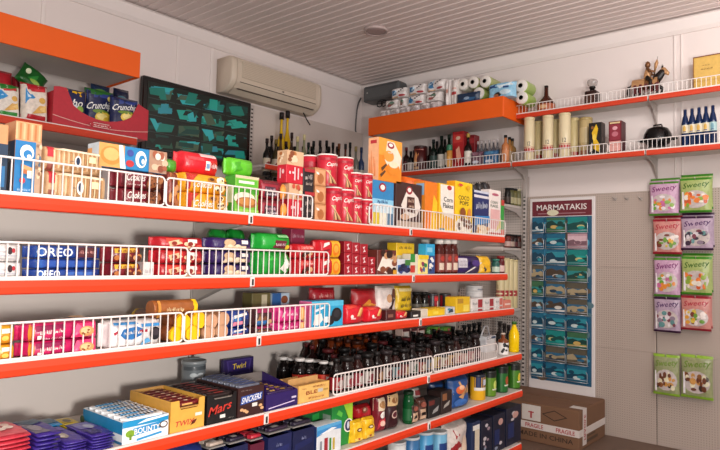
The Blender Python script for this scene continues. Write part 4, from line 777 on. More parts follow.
tray('bar_tray', 'blue and white open box of coconut bars with palm tree corner', p, .235, 'e6ecef', 'd5dee2', F=[('r', '1f8fc4', 0, .72, 1, 1), ('p', 'f0f4f5', [(.3, .8), (1, .92), (1, 1), (.5, .95)]), ('r', 'eef2f4', 0, 0, 1, .66), ('p', '2a8fc8', [(.22, .30), (.9, .44), (.9, .74), (.22, .64)]), ('p', '2a8fc8', [(.3, .06), (.85, .18), (.85, .28), (.3, .16)]), ('e', '7da32c', .16, .44, .1, .16), ('r', '6b8a2a', .14, .16, .19, .4), ('t', 'f6f4ee', 'BOUNTY', .52, .50, .56, .26, .04, 0), ('e', '4a2c20', .88, .56, .1, .16), ('e', 'f4f2ec', .88, .57, .07, .11)], L=[('r', '1f86ba', 0, .45, 1, 1), ('r', '1a6c9c', 0, .0, 1, .12)]+scrib('d8e6ee', .3, .25, .95, .45, 6)+[('e', '2f4f3a', .06, .55, .06, .2)], bars=('e9edef', ZZ+[('r', '2f8fc4', .0, .02, .5, .1)], 6, 'white and blue coconut bar in the open box', ()), fill=.86)
p = I(4, 169.5, 204, 399.5, .018)
tray('bar_tray', 'gold open box of caramel biscuit bars with red name', p, .235, 'dca848', 'b98a4a', F=[('t', 'c02430', 'TWIX', .42, .27, .56, .17, .03, .3), ('p', '6a2418', [(.58, .14), (.72, .2), (.78, .32), (.66, .3)]), ('r', 'efe6d6', .72, .42, .92, .52)], L=[('r', 'cf9a3c', 0, 0, 1, 1)], win=(.24, .84, .70), bars=('6b1a20', [('r', '8f2a2a', .02, .3, .98, .7), ('p', 'd8a860', [(.1, .3), (.2, .3), (.3, .7), (.2, .7)]), ('p', 'e8d0b0', [(.45, .3), (.6, .3), (.65, .7), (.5, .7)]), ('p', 'd8a860', [(.75, .3), (.85, .3), (.92, .7), (.82, .7)])], 7, 'dark red bar in the gold open box', [('r', 'd8a860', .3, .3, .7, .7)]), fill=.76)
p = I(4, 206, 236, 394, .018)
tray('bar_tray', 'black open box of bars with red script name', p, .235, '161314', '8f857c', F=[('t', 'c8382c', 'Mars', .46, .52, .76, .3, .22, .5), ('r', 'e2ded8', .44, .16, .62, .28)]+scrib('8a857e', .74, .1, .92, .14, 2), L=[('r', '100e0f', 0, 0, 1, 1)], win=(.2, .9, .84), bars=('241a1a', [('p', 'b03a34', [(.3, .3), (.7, .3), (.72, .7), (.32, .7)]), ('r', '4a1f20', .02, .1, .2, .9)], 7, 'black and red bar in the black open box', ()), fill=.86)
p = I(4, 237, 263.5, 386.5, .018)
tray('bar_tray', 'dark brown open box of peanut bars with blue name panel', p, .235, '3a1e1c', '9a9088', F=[('p', '2b4f9c', [(.1, .42), (.92, .50), (.95, .76), (.13, .70)]), ('t', 'f2f2f2', 'SNICKERS', .52, .595, .74, .2, .1, .25), ('r', 'e2ded8', .54, .3, .74, .42)]+[('e', 'd8a878', u, v, .07, .05) for u, v in ((.15, .26), (.34, .16), (.86, .3), (.92, .2), (.25, .22))]+scrib('8a7a74', .1, .88, .5, .93, 3), L=[('r', '2c1716', 0, 0, 1, 1)], bars=('5f6472', [('r', '2b4f9c', .1, .3, .9, .7)]+scrib('e8e8ee', .2, .38, .8, .62, 5), 7, 'grey and blue bar in the dark brown open box', ()), fill=.92)
p = I(4, 265.5, 297.5, 381.5, .018)
tray('bar_tray', 'low fronted purple open box of small gold and purple sweets', p, .20, '2c1a5c', '7d746e', F=[('p', 'd9c8e8', [(.08, .12), (.9, .3), (.9, .36), (.08, .18)]), ('r', 'cfc4de', .8, .5, .95, .62)], L=[('r', '2a1958', 0, 0, 1, 1)], front=.60, bars=('2e1a4c', [('p', 'e0b85c', [(.12, .2), (.3, .2), (.36, .8), (.18, .8)]), ('p', 'caa04a', [(.55, .2), (.72, .2), (.78, .8), (.6, .8)]), ('e', '8a4fa0', .45, .5, .06, .3)], 6, 'purple and gold bar in the low purple box', ()), fill=.86)
p = I(4, 298, 329, 383.5, .016)
mb, tx = MB(), TXB(); w, h, d = p['w'], p['h'], .15; m = card('d9a855'); mi = card('c79a60')
mb.box(-w/2, w/2, 0, .003, 0, h, m); mb.box(-w/2, w/2, d-.003, d, .003, h*.98, mi); mb.box(-w/2, -w/2+.003, .003, d-.003, .003, h*.97, mi); mb.box(w/2-.003, w/2, .003, d-.003, .003, h*.97, mi); mb.box(-w/2, w/2, .003, d, 0, .003, mi); mb.box(-w/2+.003, w/2-.003, .06, .063, .003, h*1.22, mi); me_fix(mb)
art(mb, tx, fF(w, d, h), [('r', 'e2b566', .02, .04, .98, .97), ('t', '8f2418', 'BLE', .42, .54, .36, .2, .02, 0), ('r', 'c4bcae', .62, .46, .78, .66), ('r', 'b08f4a', .8, .5, .96, .6)]+scrib('8f2418', .45, .78, .85, .9, 4)+scrib('a03a20', .28, .2, .76, .34, 5)+scrib('8f2418', .04, .82, .2, .88, 1), card)
finish(mb, tx, 'display_carton', 'tan open carton with red lettering before the white capped bottles', 'display box', p, None)
# back row of the fourth shelf
a, b = onX(221, 379, -2.03), onX(251, 376, -2.03); t_ = onX(236, 358, -2.03); w = b.y-a.y
p = P(loc=(-2.015, (a.y+b.y)/2, ZT[4]+.0005), rz=PI/2, w=w, h=t_.z-ZT[4]); hh = 1-(t_.z-a.z)/p['h']
carton('chocolate_card', 'upright dark purple card with yellow name against the back panel', p, .02, '2c1d58', F=[('p', '4a3a80', [(.08, hh+.1), (.14, hh+.25), (.08, .95), (.92, .95), (.86, hh+.25), (.92, hh+.1)]), ('p', '33226a', [(.14, hh+.13), (.18, hh+.25), (.14, .92), (.86, .92), (.82, hh+.25), (.86, hh+.13)]), ('t', 'e2c23a', 'Twirl', .5, hh+(1-hh)*.6, .44, (1-hh)*.3, .05, .2), ('e', 'c8b8d8', .84, hh+.03, .06, .03)]+scrib('b8a8d0', .2, hh+.02, .7, hh+.05, 5), cat='sign')
t_ = onX(193, 361, -1.95); p = pt(4, 192.5, None, .088, .30, h=t_.z-ZT[4])
tin('metal_tin', 'tall dark grey metal tin standing behind the gold box', p, '6d7478', '8a9092', [('e', 'b9c0c2', .3, .72, .1, .06), ('e', 'b9c0c2', .5, .7, .12, .08), ('p', 'd8b060', [(.7, .5), (.9, .7), (.95, .6), (.85, .45)]), ('r', '4a5054', 0, .85, 1, .95)], cat='tin', rim=.04, lidh=.012)
# white capped drink bottles: two staggered rows
sod = [(299, 358, .15, 'nearest row, first from the left'), (308, 359, .15, 'nearest row, second from the left'), (323, 361.2, .135, 'nearest row, third from the left'), (333, 362.5, .125, 'nearest row, last before the wire guard'), (282.5, 356.8, .24, 'back row, first from the left'), (290.5, 357.6, .25, 'back row, second from the left'), (315.5, 359.8, .23, 'back row, last from the left')]
for x, yt, ins, lab in sod:
    p = pt(4, x, yt, .060 if 'near' in lab else .055, ins); bottle('drink_bottle', 'dark drink bottle with a white cap, '+lab, p, 'soda', '100c0c', 'dedad6', 'b8321f' if ins < .2 else None, [('p', 'e8e0d8', [(.4, .2), (.6, .3), (.6, .8), (.4, .7)])], caph=.09, capr=.68, labv=(.3, .55), group='white capped drink bottles')
# rows of dark sauce and juice bottles behind the guard
def dimg(q): return [('e', q, .5, .5, .14, .3)]
front_cols = [('c22a34', 'ead8d0'), ('d8d0c8', 'c0404a'), ('b02a3c', 'e9e0d6'), ('e4dcd2', '9a3440'), ('5a2018', 'd2a070'), ('ded6ce', '7c3030'), ('6f98a0', 'b03a30'), ('8a3028', 'd8b890'), ('e0d8d0', '4a6a50'), ('a8442c', 'e8d8b8'), ('7d8a94', 'c8a048'), ('d8b84c', '8a3a28'), ('e6dcc4', 'b05a3a'), ('d8aa5c', '6a2a24'), ('e8c8b0', 'c05a50'), ('e0b0a0', 'f0e0d0'), ('b85a58', 'e8d0c0'), ('6a1f2c', 'c8a0a0'), ('4a1c28', 'a88088')]
Xf = -DF[4]-.032; ys = [solveY(Xf, ZT[4], 341)+.066*i for i in range(19)]; proto = {}
COLN = ['yellow', 'pink', 'white']
for i, y in enumerate(ys):
    if y > 3.02: break
    c = tuple('%02x%02x%02x' % tuple(int(int(q_[a_:a_+2], 16)*.78) for a_ in (0, 2, 4)) for q_ in front_cols[i])
    hgt = .136 if i < 6 else .122+.01*(i % 3)
    g = ['120c0c', '1c0f0d', '2a1210', '18100e'][i % 4]
    bottle('sauce_bottle', 'dark bottle right behind the wire guard of the fourth shelf, %s from the left' % (N10[i] if i < 16 else 'seventeenth'), P(loc=(Xf, y, ZT[4]+.0005), rz=PI/2, w=.058, h=hgt), 'jar' if i % 2 else 'soda', g, ['151313', '1d1a1a', '2a2224'][i % 3], c[0], [('e', c[1], .5, .5, .13, .3), ('r', c[1], .3, .1, .7, .2)], caph=.12, group='dark bottles in the front row', labv=(.1, .5))
rws = [(-.070, .136), (-.136, .146), (-.202, .160), (-.268, .172), (-.334, .172)]
for r_, (dx, hgt) in enumerate(rws):
    first = None
    for i in range(19):
        y = ys[0]+.066*i+.033*((r_+1) % 2)
        if y > 3.1 or y < 1.98+0.0: continue
        X = Xf+dx
        if X < -2.02 or (X < -1.86 and y > solveY(-1.93, ZT[4], 399)): continue
        am = 1 if (2.08 < y < 2.36 and r_ >= 2) else 0
        key = (r_, am, i % 3)
        lab = ('amber bottle in the tall rows at the back of the fourth shelf' if am else 'dark capped bottle in the %s row behind the wire guard of the fourth shelf' % N10[r_+1])
        if key not in proto:
            proto[key] = bottle('sauce_bottle', lab, P(loc=(X, y, ZT[4]+.0005), rz=PI/2, w=.056, h=hgt-.012*(i % 3)+(.02 if am else 0)), ['soda', 'jar', 'spirit'][(i+r_) % 3], '6a2c12' if am else ['0f0b0b', '160d0e', '221010'][i % 3], '3a1a10' if am else ['141212', '1e1a1b', '5a1f22'][i % 3], ['2a1a1a', '5c2a24', '3c2a2a'][i % 3], caph=.12, group='rows of dark bottles on the fourth shelf')
        else: dup(proto[key], (X, y, ZT[4]+.0005), lab)
p = I(4, 401, 427, 329, .33); p['h'] -= 0
for i, (a, b, c) in enumerate(((402, 409.5, 'd8b8ac'), (410.5, 417, 'c89a90'), (418, 424.5, 'd2a89c'))):
    q = I(4, a, b, 329-i*.6, .315); carton('juice_carton', '%s pink and white carton at the back of the fourth shelf' % ['left', 'middle', 'right'][i], q, .05, c, F=[('r', '7a2a30', .1, .1, .9, .45), ('r', 'efe4dc', .2, .55, .8, .9), ('r', '5a2428', .0, .92, 1, 1)], cat='carton', group='pink and white cartons')
for i, (a, b) in enumerate(((430, 442), (443, 454))):
    q = I(4, a, b, 326.5, .30); flowpack('sauce_packet', ['left', 'right'][i]+' green and pink packet at the back of the fourth shelf', q, .05, '4f8a3a', F=[('r', '7ab03c', 0, .86, 1, .97)]+blobs(['c86a6a', 'd8b060', '3a6a2a', 'b03a3a'], 7, .1, .78, .9, .93, .1, i, .04), n=3)
for i, (x, yt) in enumerate(((464, 325), (469, 324), (474, 323), (479, 322))):
    p = pt(4, x, yt, .06, .27); bottle('sauce_bottle', 'tall dark bottle at the back of the far bay, %s from the left' % N10[i], p, 'wine', '0f0f10', '1a1a1c', '2a2a30', group='tall dark bottles of the far bay')
p = I(4, 486, 496, 336, .16); w, h = p['w'], p['h']
o = carton('drinks_carrier', 'white carton with a carrying handle beside the patterned bottle', p, .08, 'd8d8dc', F=[('r', '3a4a6a', .05, .82, .95, .96), ('r', 'e8e8ec', .1, .85, .5, .93)], cat='carton')
k = MB(); k.tube([(-w/2+.01, .04, h), (-w*.1, .04, h+.055), (w*.2, .04, h+.055), (w/2-.01, .04, h)], .005, M('cfcfd2', .5), 6); k.build('handle', o)
p = pt(4, 503, 333, .062, .03); bottle('liqueur_bottle', 'white bottle with black cow patches and brown neck', p, 'spirit', '7a4024', 'd8c8b8', 'ece8e4', blobs(['16161a'], 12, .2, .08, .8, .92, .07, 5, .1), caph=.06, labv=(0.01, .58))
p = pt(4, 514, 321.5, .062, .03); bottle('juice_bottle', 'tall yellow cone necked bottle with a green cap at the end', p, 'cone', 'f0c80c', '3a6a2c', caph=.09, capr=.5)
# ---------------- fifth shelf
for i, (a, b, yt, col, bc, lab, bl) in enumerate(((207, 226, 442, '1c2452', 'b9a89a', 'first low navy open box under the black box', 'cream bar in the first navy box'), (227.5, 247, 437, '1a2048', '2c2438', 'second low navy open box, with white tops', 'dark bar in the second navy box'), (249, 263.5, 435, '5c1a30', 'c02a3c', 'dark red open box of red bars', 'red bar in the dark red box'), (267, 291, 427, '1c2350', '3a2c40', 'navy open box left of the blue and white box', 'dark and white bar in the navy box'), (292, 314, 421, '181e44', '2e2838', 'navy open box under the tan carton', 'dark bar in the navy box under the tan carton'))):
    p = I(5, a, b, yt, .02); tray('bar_tray', lab, p, .20, col, '8a8784', F=[('p', ['2a3678', '1a2050', '7a2438', '222a60', '1c2454'][i], [(.1, .4), (.9, .55), (.9, .7), (.1, .6)])]+scrib('8a90b8', .2+.05*i, .7, .6, .8, 2), front=.8, back=1.0, bars=(bc, [('r', 'd8d0cc' if i != 2 else 'e05a5a', .2, .2, .55, .8), ('r', '1a1620', .6, .2, .8, .8)], 5, bl, ()), fill=1.12)
p = I(5, 181, 206, 445, .02); flowpack('chocolate_box', 'flat dark blue packet at the left of the fifth shelf', p, .18, '1f2f6e', T=[('e', 'd0b8a0', .7, .4, .12, .2), ('p', '3a54a8', [(.1, .6), (.9, .7), (.9, .9), (.1, .9)])], n=4)
p = I(5, 316, 341, 424, .02); carton('cereal_bar_box', 'blue and white box with coloured stripes beside the green box', p, .06, 'dfe3e6', F=[('r', '5aa8d8', 0, .86, 1, 1), ('p', '3a8ac8', [(0, .66), (.5, .8), (1, .74), (1, .9), (0, .86)]), ('p', 'eef2f4', [(.1, .72), (.6, .86), (.8, .82), (.5, .74)]), ('r', 'a02a34', .3, .1, .44, .56), ('r', '3f8a3a', .5, .1, .58, .52), ('r', 'c8a83a', .64, .1, .72, .5), ('r', '8a8f98', .12, .1, .2, .5)], L=[('r', '26386c', 0, 0, 1, 1)])
p = I(5, 331, 352, 405, .05); carton('tea_box', 'tall green box with a navy oval emblem', p, .07, '1f8a3a', F=[('p', 'a8d83a', [(.55, 1), (1, 1), (1, 0), (.8, 0), (.9, .5)]), ('e', WH, .8, .46, .22, .17), ('e', '1c2c5c', .8, .46, .17, .14), ('e', 'c8d4e8', .78, .47, .06, .09), ('e', '4aa84c', .2, .42, .12, .08), ('p', '5cc04a', [(.3, .9), (.5, .8), (.45, .7), (.2, .8)])], L=[('r', '2a7a3c', 0, 0, 1, 1), ('r', '8a9a8c', .3, .1, .9, .8)])
p = I(5, 300, 328, 411, .12); carton('tea_box', 'dark green box behind the blue and white box', p, .05, '155c2a', F=[('p', '2f9a44', [(.4, .7), (.9, .8), (.9, .95), (.4, .9)])])
for i, (a, b) in enumerate(((353.5, 364), (365, 376))):
    p = I(5, a, b, [421, 418][i], .025); bag('coffee_bag', ['left', 'right'][i]+' yellow bag with a small dark oval beside the green box', p, .05, 'eab820', [('e', '5a2a18', .5, .6, .22, .09), ('e', 'e8d8b0', .5, .6, .13, .05), ('r', 'f4d86a', .15, .1, .85, .22), ('e', 'b0402c', .5, .18, .12, .05)], seed=i+3, pw=.35, group='yellow bags')
p = I(5, 357, 373, 406, .08); bag('coffee_bag', 'red bag behind the yellow bags', p, .07, 'b01a22', [('e', '8a4a34', .5, .85, .2, .1), ('e', 'd8b8a0', .5, .86, .1, .05)], seed=6, pw=.4)
p = I(5, 377, 387, 397, .05); bag('coffee_bag', 'maroon and cream coffee bag with a cup picture', p, .06, '7a1c28', [('r', 'd8c4a8', 0, .62, 1, .96), ('e', 'a87a4a', .5, .78, .3, .1), ('e', WH, .5, .5, .26, .1), ('p', 'c03a44', [(.1, .1), (.9, .2), (.8, .4), (.2, .36)]), ('e', 'e0b8a8', .5, .26, .2, .08)], seed=11, pw=.4)
p = I(5, 388, 400, 393, .04); bag('coffee_bag', 'dark brown coffee bag with cream top and oval', p, .06, '34141a', [('r', 'c8a878', .05, .66, .95, .95), ('e', '8a5a30', .5, .8, .25, .08), ('e', 'd8bcae', .5, .42, .26, .11), ('e', '5a2430', .5, .42, .2, .08)], seed=12, pw=.4)
p = pt(5, 408, 391, .054, .035); bottle('coffee_jar', 'dark green jar with a pale leaf mark', p, 'jar', '0c4a24', '14301c', '0f5a2c', [('p', 'c8dccc', [(.45, .1), (.6, .3), (.5, .5), (.6, .8), (.42, .9), (.5, .6), (.4, .35)])], capr=.9, caph=.1, cat='jar')
for i, (a, b, yt, c) in enumerate(((412, 419, 404, '3a2a24'), (419.5, 427, 399, '4a2a20'))):
    p = I(5, a, b, yt, .03); bag('coffee_bag', ['left', 'right'][i]+' small brown coffee packet beside the dark green jar', p, .05, c, [('r', 'c8a88c', .1, .1, .9, .55), ('e', '8a4a3a', .5, .75, .3, .12), ('r', '241614', .2, .25, .8, .4)], seed=20+i, pw=.35)
p = I(5, 415, 421, 389, .12); bag('coffee_bag', 'white and grey packet behind the brown coffee packets', p, .04, 'cfc6bc', [('r', '8a2a2a', .1, .75, .9, .95)], seed=3)
p = I(5, 428.5, 440, 399, .03); carton('filter_box', 'dark box with a grey arrow beside the blue bag', p, .08, '1c1a1c', F=[('p', '9a9a98', [(.3, .2), (.8, .3), (.9, .6), (.4, .4)]), ('r', '6a2a24', 0, .7, .5, .95)], cat='box')
p = I(5, 441, 452, 391, .03); carton('filter_box', 'dark brown box with a silver figure beside the blue bag', p, .08, '2a1c1a', F=[('p', 'a8a49c', [(.2, .25), (.7, .35), (.8, .55), (.3, .4)]), ('r', '8a5a3a', .1, .6, .5, .9)], cat='box')
p = I(5, 434, 452, 382, .13); bag('coffee_bag', 'navy blue bag behind the dark boxes', p, .06, '1b3a6c', [('r', '2f5c9c', .1, .6, .9, .9), ('p', '10244a', [(.1, .2), (.9, .3), (.9, .5), (.1, .4)])], seed=15, pw=.4)
p = I(5, 453.5, 471, 378, .03); bag('coffee_bag', 'large blue and tan bag with orange picture', p, .08, '1f4a86', [('p', 'c89a6a', [(.05, .5), (.3, .9), (.9, .85), (.95, .4), (.5, .3)]), ('e', 'd86a3a', .35, .62, .2, .14), ('e', 'e8b088', .4, .7, .12, .08), ('p', '8a5a3a', [(.6, .4), (.9, .5), (.9, .8), (.7, .75)]), ('e', '3a6ab0', .4, .2, .3, .12)], seed=16, pw=.4)
p = pt(5, 477.5, 373.5, .085, .035); tin('drink_tin', 'navy, white and yellow tin on the fifth shelf', p, 'e8b020', '2a2e3a', [('r', '22305c', 0, .55, 1, 1), ('r', 'e6e2dc', 0, .42, 1, .55), ('r', 'c8ccd8', .4, .65, .65, .9)], lidh=.014, rim=.02)
for i, (x, yt, lab) in enumerate(((489, 370, 'light green tin beside the yellow tin'), (501, 365.5, 'dark green tin with a red picture'), (513.5, 363, 'last green tin at the end of the fifth shelf'))):
    p = pt(5, x, yt, .078, .035); tin('drink_tin', lab, p, ['486e18', '144a1c', '2e6418'][i], '202420', [('r', ['5f8a20', '1f6a28', '4a8220'][i], .1, .05, .9, .8), ('e', ['c8d86a', 'b0502c', 'e0c83a'][i], .5, .5, .14, .2), ('r', '101a14', 0, .82, 1, 1), ('r', 'd8d8c4', .3, .28, .7, .34)], lidh=.014, rim=.02)
for i in range(5):
    p = pt(5, 462+i*9, 366-i*1.4, .07, .15); tin('drink_tin', 'dark tin in the back row of the fifth shelf, %s from the left' % N10[i], p, ['1c2a4a', '2a3a2a'][i % 2], '26282a', [('r', '4a5a6a', .2, .4, .8, .7)], group='dark tins in the back row', lidh=.014)
# ---------------- bottom shelf
for i, (x, yt, c, lab) in enumerate(((410, 436, '2f6a9c', 'blue and green tin on the bottom shelf'), (424, 431, '4a9ac8', 'light blue tin with a navy name panel'), (438, 430.5, '6aa8c8', 'pale blue tin beside the white and red bag'), (396, 441, 'cfd2d0', 'white tin farthest left on the bottom shelf'))):
    p = pt(6, x, yt, .085, .03); tin('milk_tin', lab, p, c, 'c8cccc', [('r', 'e8ecec', .1, .1, .9, .4), ('r', '1f3f7a', .2, .55, .8, .8), ('r', '8ab83a', .1, .05, .9, .14)], lidh=.012)
p = I(6, 449, 470, 424, .03); bag('flour_bag', 'white and red bag on the bottom shelf', p, .10, 'd8ccc4', [('p', 'a02a30', [(.3, .2), (.6, .5), (.5, .95), (.2, .9), (.1, .5)]), ('e', 'e8d0b8', .75, .5, .2, .2)], seed=30, pw=.35)
p = I(6, 471.5, 480, 422, .03); carton('pasta_box', 'navy and cream box beside the white and red bag', p, .08, '1f2f52', F=[('r', 'd8ccb4', .35, .05, .9, .9), ('r', 'e8e4dc', .1, .8, .9, .92)])
for i, (a, b, yt) in enumerate(((481, 492, 419.5), (493, 505, 414), (506, 521, 407))):
    p = I(6, a, b, yt, .03); carton('biscuit_carton', 'tall navy box with pale round spots, %s' % ['left of three', 'middle of three', 'last at the end of the bottom shelf'][i], p, .10, '14182e', F=blobs(['c8c0c4', 'a08a94', '8a94a8'], 7 if i < 1 else 2, .2, .1, .9, .9, .12, i+2, .05)+([('e', 'c89a90', .6, .78, .2, .09), ('r', '1a2a5c', .1, .2, .5, .6)] if i else []), group='tall navy boxes')
p = I(6, 482, 503, 408, .17); carton('biscuit_carton', 'dark box behind the spotted navy boxes', p, .08, '17161e', F=[('e', 'a87a80', .5, .9, .2, .05), ('r', '3a3a48', .1, .8, .4, .95)])
# ================================================================== crisp shelf on the left wall
ZW = 1.987
def Wl(x0, x1, yt, X=-3.55, z=ZW):
    a, b = solveY(X, z, x0), solveY(X, z, x1); return P(loc=(X, (a+b)/2, z), rz=PI/2, w=b-a-.002, h=onX((x0+x1)/2, yt, X).z-z)
def tri(bgc): return [('p', '2f8fd0', [(.08, .42), (.46, .62), (.1, .84)]), ('p', 'd8ecf6', [(.14, .55), (.3, .62), (.14, .72)])]
def taco(lab, p, col, top, bot, sd, lean=.12): return bag('crisp_bag', lab, p, .09, col, [('r', top, 0, .80, 1, .97), ('r', bot, 0, .02, 1, .17), ('p', 'c9303a', [(.25, .82), (.8, .9), (.8, .8), (.3, .76)])]+tri(0)+[('p', 'e0b060', [(.3, .18), (.8, .26), (.95, .5), (.6, .42)]), ('p', 'f0cc80', [(.5, .22), (.9, .28), (.85, .46), (.6, .34)]), ('e', 'd8a850', .7, .56, .12, .08)], top=top, bot=bot, seed=sd, lean=lean, cat='crisps')
p = Wl(-4, 22, 82, -3.58); taco('white crisp bag with blue triangle and green bottom, leftmost on the wall shelf', p, 'e2dcd2', '2a7a2c', '2f8a34', 1)
p = Wl(23, 50.5, 82, -3.565); taco('white crisp bag with blue triangle and red bottom, beside the red display tray', p, 'e6dccf', 'b01a28', 'b8202c', 2)
p = Wl(-8, 14, 68, -3.72); bag('crisp_bag', 'red crisp bag standing behind the leftmost white crisp bag', p, .08, 'a81c28', [('e', '3a6a2c', .8, .3, .2, .1)], seed=3, lean=.1, cat='crisps')
q = onX(12, 80, -3.66); o = bag('crisp_bag', 'dark green crisp bag tipped over on top of the other bags', P(loc=(-3.66, q.y+.09, q.z-.008), rz=PI/2, w=.155, h=.14), .06, '12571e', [('e', 'd8e0c0', .22, .6, .1, .14), ('e', '8ab04a', .6, .3, .2, .1), ('p', '2f8a3a', [(.3, .3), (.7, .2), (.6, .7)])], seed=4, lean=.15, cat='crisps'); o.rotation_euler = (0, .55, PI/2)
o.rotation_euler = (-.2, .55, PI/2)
p = Wl(12, 32, 76, -3.76); bag('crisp_bag', 'dark red crisp bag mostly hidden behind the front white bag', p, .07, '8a1a26', [], seed=5, lean=.08, cat='crisps')
p = Wl(52, 147.5, 100, -3.548); w, h, d = p['w'], p['h'], .28
mb, tx = MB(), TXB(); m = card('b3182c'); t = .004
n = 10; top = [(-w/2, h*1.12), (-w/2+.05*w, h*1.15)]+[(-w/2+w*(.12+.76*i/n), h*(1.15-.78*math.sin(PI*min(1, (i/n)*1.0))**.4)) for i in range(n+1)]+[(w/2-.05*w, h*1.05), (w/2, h*1.0)]
mb.prism([(w/2, 0), (-w/2, 0)][::-1]+[q for q in top][::-1], 0, t, m, 'y')
mb.box(-w/2, w/2, t, d, 0, t, m); mb.box(-w/2, w/2, d-t, d, t, h*1.0, m)
for s in (-1, 1): mb.box(min(s*w/2, s*(w/2-t)), max(s*w/2, s*(w/2-t)), t, d-t, t, h*1.0, m)
me_fix(mb)
art(mb, tx, fF(w, d, h), [('p', 'd8a8a0', [(a, va), (b, vb), (b, vb+.022), (a, va+.022)]) for a, b, va, vb in [(i/12, (i+1)/12, .34-.22*math.sin(PI*(.1+.8*i/12)), .34-.22*math.sin(PI*(.1+.8*(i+1)/12))) for i in range(12)]]+[('e', 'a01426', .47, .2, .13, .11), ('p', 'd8c0b8', [(.36, .2), (.40, .27), (.56, .27), (.58, .2), (.56, .13), (.40, .13)]), ('r', 'b3182c', .37, .15, .57, .25)]+scrib('e8d8d0', .40, .17, .55, .23, 4), card)
finish(mb, tx, 'display_tray', 'red cardboard display tray holding the navy crisp bags', 'display box', p, None)
zt = ZW+.005
def crunch(lab, x0, x1, yt, X, col, F, sd):
    a, b = solveY(X, zt, x0), solveY(X, zt, x1); q = P(loc=(X, (a+b)/2, zt), rz=PI/2, w=b-a, h=onX((x0+x1)/2, yt, X).z-zt); return bag('crisp_bag', lab, q, .07, col, F, seed=sd, cat='crisps')
CR = lambda v, t='Crunchips': [('p', '2a3f8a', [(.05, .75), (.95, .8), (.95, .95), (.05, .95)]), ('t', 'f2f2ee', t, .5, v, .94, .2, .1, .5), ('e', '6a8a2c', .5, v-.12, .3, .05), ('e', 'e8c84a', .62, v-.24, .33, .13), ('e', 'f4e08a', .55, v-.22, .2, .07), ('e', 'd8b03a', .75, v-.28, .16, .07)]
crunch('navy crisp bag with yellow top, leftmost in the red display tray', 58, 87, 88, -3.575, '1d2450', [('p', 'eab820', [(0, .84), (.5, .9), (1, .75), (1, .99), (0, .99)]), ('t', 'f2f2ee', 'ncho', .45, .62, .8, .2, .1, .5), ('e', 'd8e0e8', .5, .5, .35, .08), ('e', '8ab04a', .75, .5, .14, .08), ('e', '3a9ac0', .3, .44, .15, .07), ('e', 'b03a34', .2, .72, .1, .05)], 11)
crunch('navy crisp bag with green top, second in the red display tray', 85, 114, 89, -3.652, '16204c', [('r', '2a6a2c', 0, .86, 1, 1)]+CR(.62)+[('e', 'e0d070', .8, .82, .08, .06)], 12)
crunch('navy crisp bag with yellow crisps picture, rightmost in the red display tray', 111, 139, 97, -3.57, '16204c', CR(.72), 13)
crunch('dark blue crisp bag standing behind the middle of the red tray', 91, 110, 84, -3.74, '152848', [('e', '4a7a2c', .4, .85, .3, .06)], 14)
crunch('dark navy crisp bag standing behind the right of the red tray', 114, 129, 88, -3.70, '141a36', [('e', '3a6a7a', .4, .8, .3, .05)], 15)
# ================================================================== bottles on the left wall
ZB = 1.892
def Lb(x, yt, w, kind, X, g, cap, lab, F, txt, **k):
    y = solveY(X, ZB, x); hh = onX(x, yt, X).z-ZB
    bottle('wine_bottle', txt, P(loc=(X, y, ZB), rz=PI/2, w=w, h=hh), kind, g, cap, lab, F, group='bottles beside the corner', **k)
dk = '14100e'
rowf = [(268.5, 138, dk, '2a1a18'), (273, 135, dk, '241a1a'), (277.5, 139, '3a3018', '6a5a2c'), (282, 133, '5a4020', '2a1c18'), (287.5, 141, dk, '2a1414'), (293, 132, '3a2818', '2a1614'), (299, 136, '8a8a6a', 'c8b888'), (305.5, 134, '8c8c6c', 'cdbf92'), (310, 142, '0f2a1c', '16181a'), (315, 140.5, '0e1a14', '16181a'), (321.5, 140, dk, '151414'), (328, 140, dk, '1a1615'), (334.5, 142, dk, '131415'), (340.5, 143, '4a2814', '6a3a1c'), (347, 143.5, '5a2a1c', '1d1a19'), (351.5, 142, dk, '131313')]
for i, (x, yt, g, c) in enumerate(rowf):
    Lb(x, yt, .058, 'wine', -3.60-.075*(i % 2), g, c, ['cbbfa8', '5a2c24', 'b8ac98', '3a3028'][i % 4], [('e', ['7a2a24', 'c8b070'][i % 2], .5, .5, .2, .25)], 'wine bottle in the front row beside the corner, %s from the left' % N10[i], capr=.44, caph=.12)
for i, (x, yt) in enumerate(((282.3, 111.5), (288.3, 110))): Lb(x, yt, .064, 'wine', -3.90, 'd8b020', '1c1616', 'e8d88a', [], 'tall golden bottle with a black top, %s of the two rising above the wine bottles' % ['left', 'right'][i], capr=.62, caph=.10)
for i in range(9): Lb(271+i*8.5, 146, .065, 'wine', -3.78, [dk, '1a1410'][i % 2], '181514', '2a2420', [], 'dark wine bottle in the back row beside the corner', capr=.44)
for i, (x, yt) in enumerate(((357.5, 146), (363, 147))): Lb(x, yt, .06, 'spirit', -3.62, ['6a6a62', '2a3a5a'][i], ['8a7a50', '1a2a4a'][i], 'a8a498', [], 'squarish spirit bottle nearest the corner, %s' % ['pale', 'bluish'][i], capr=.44)
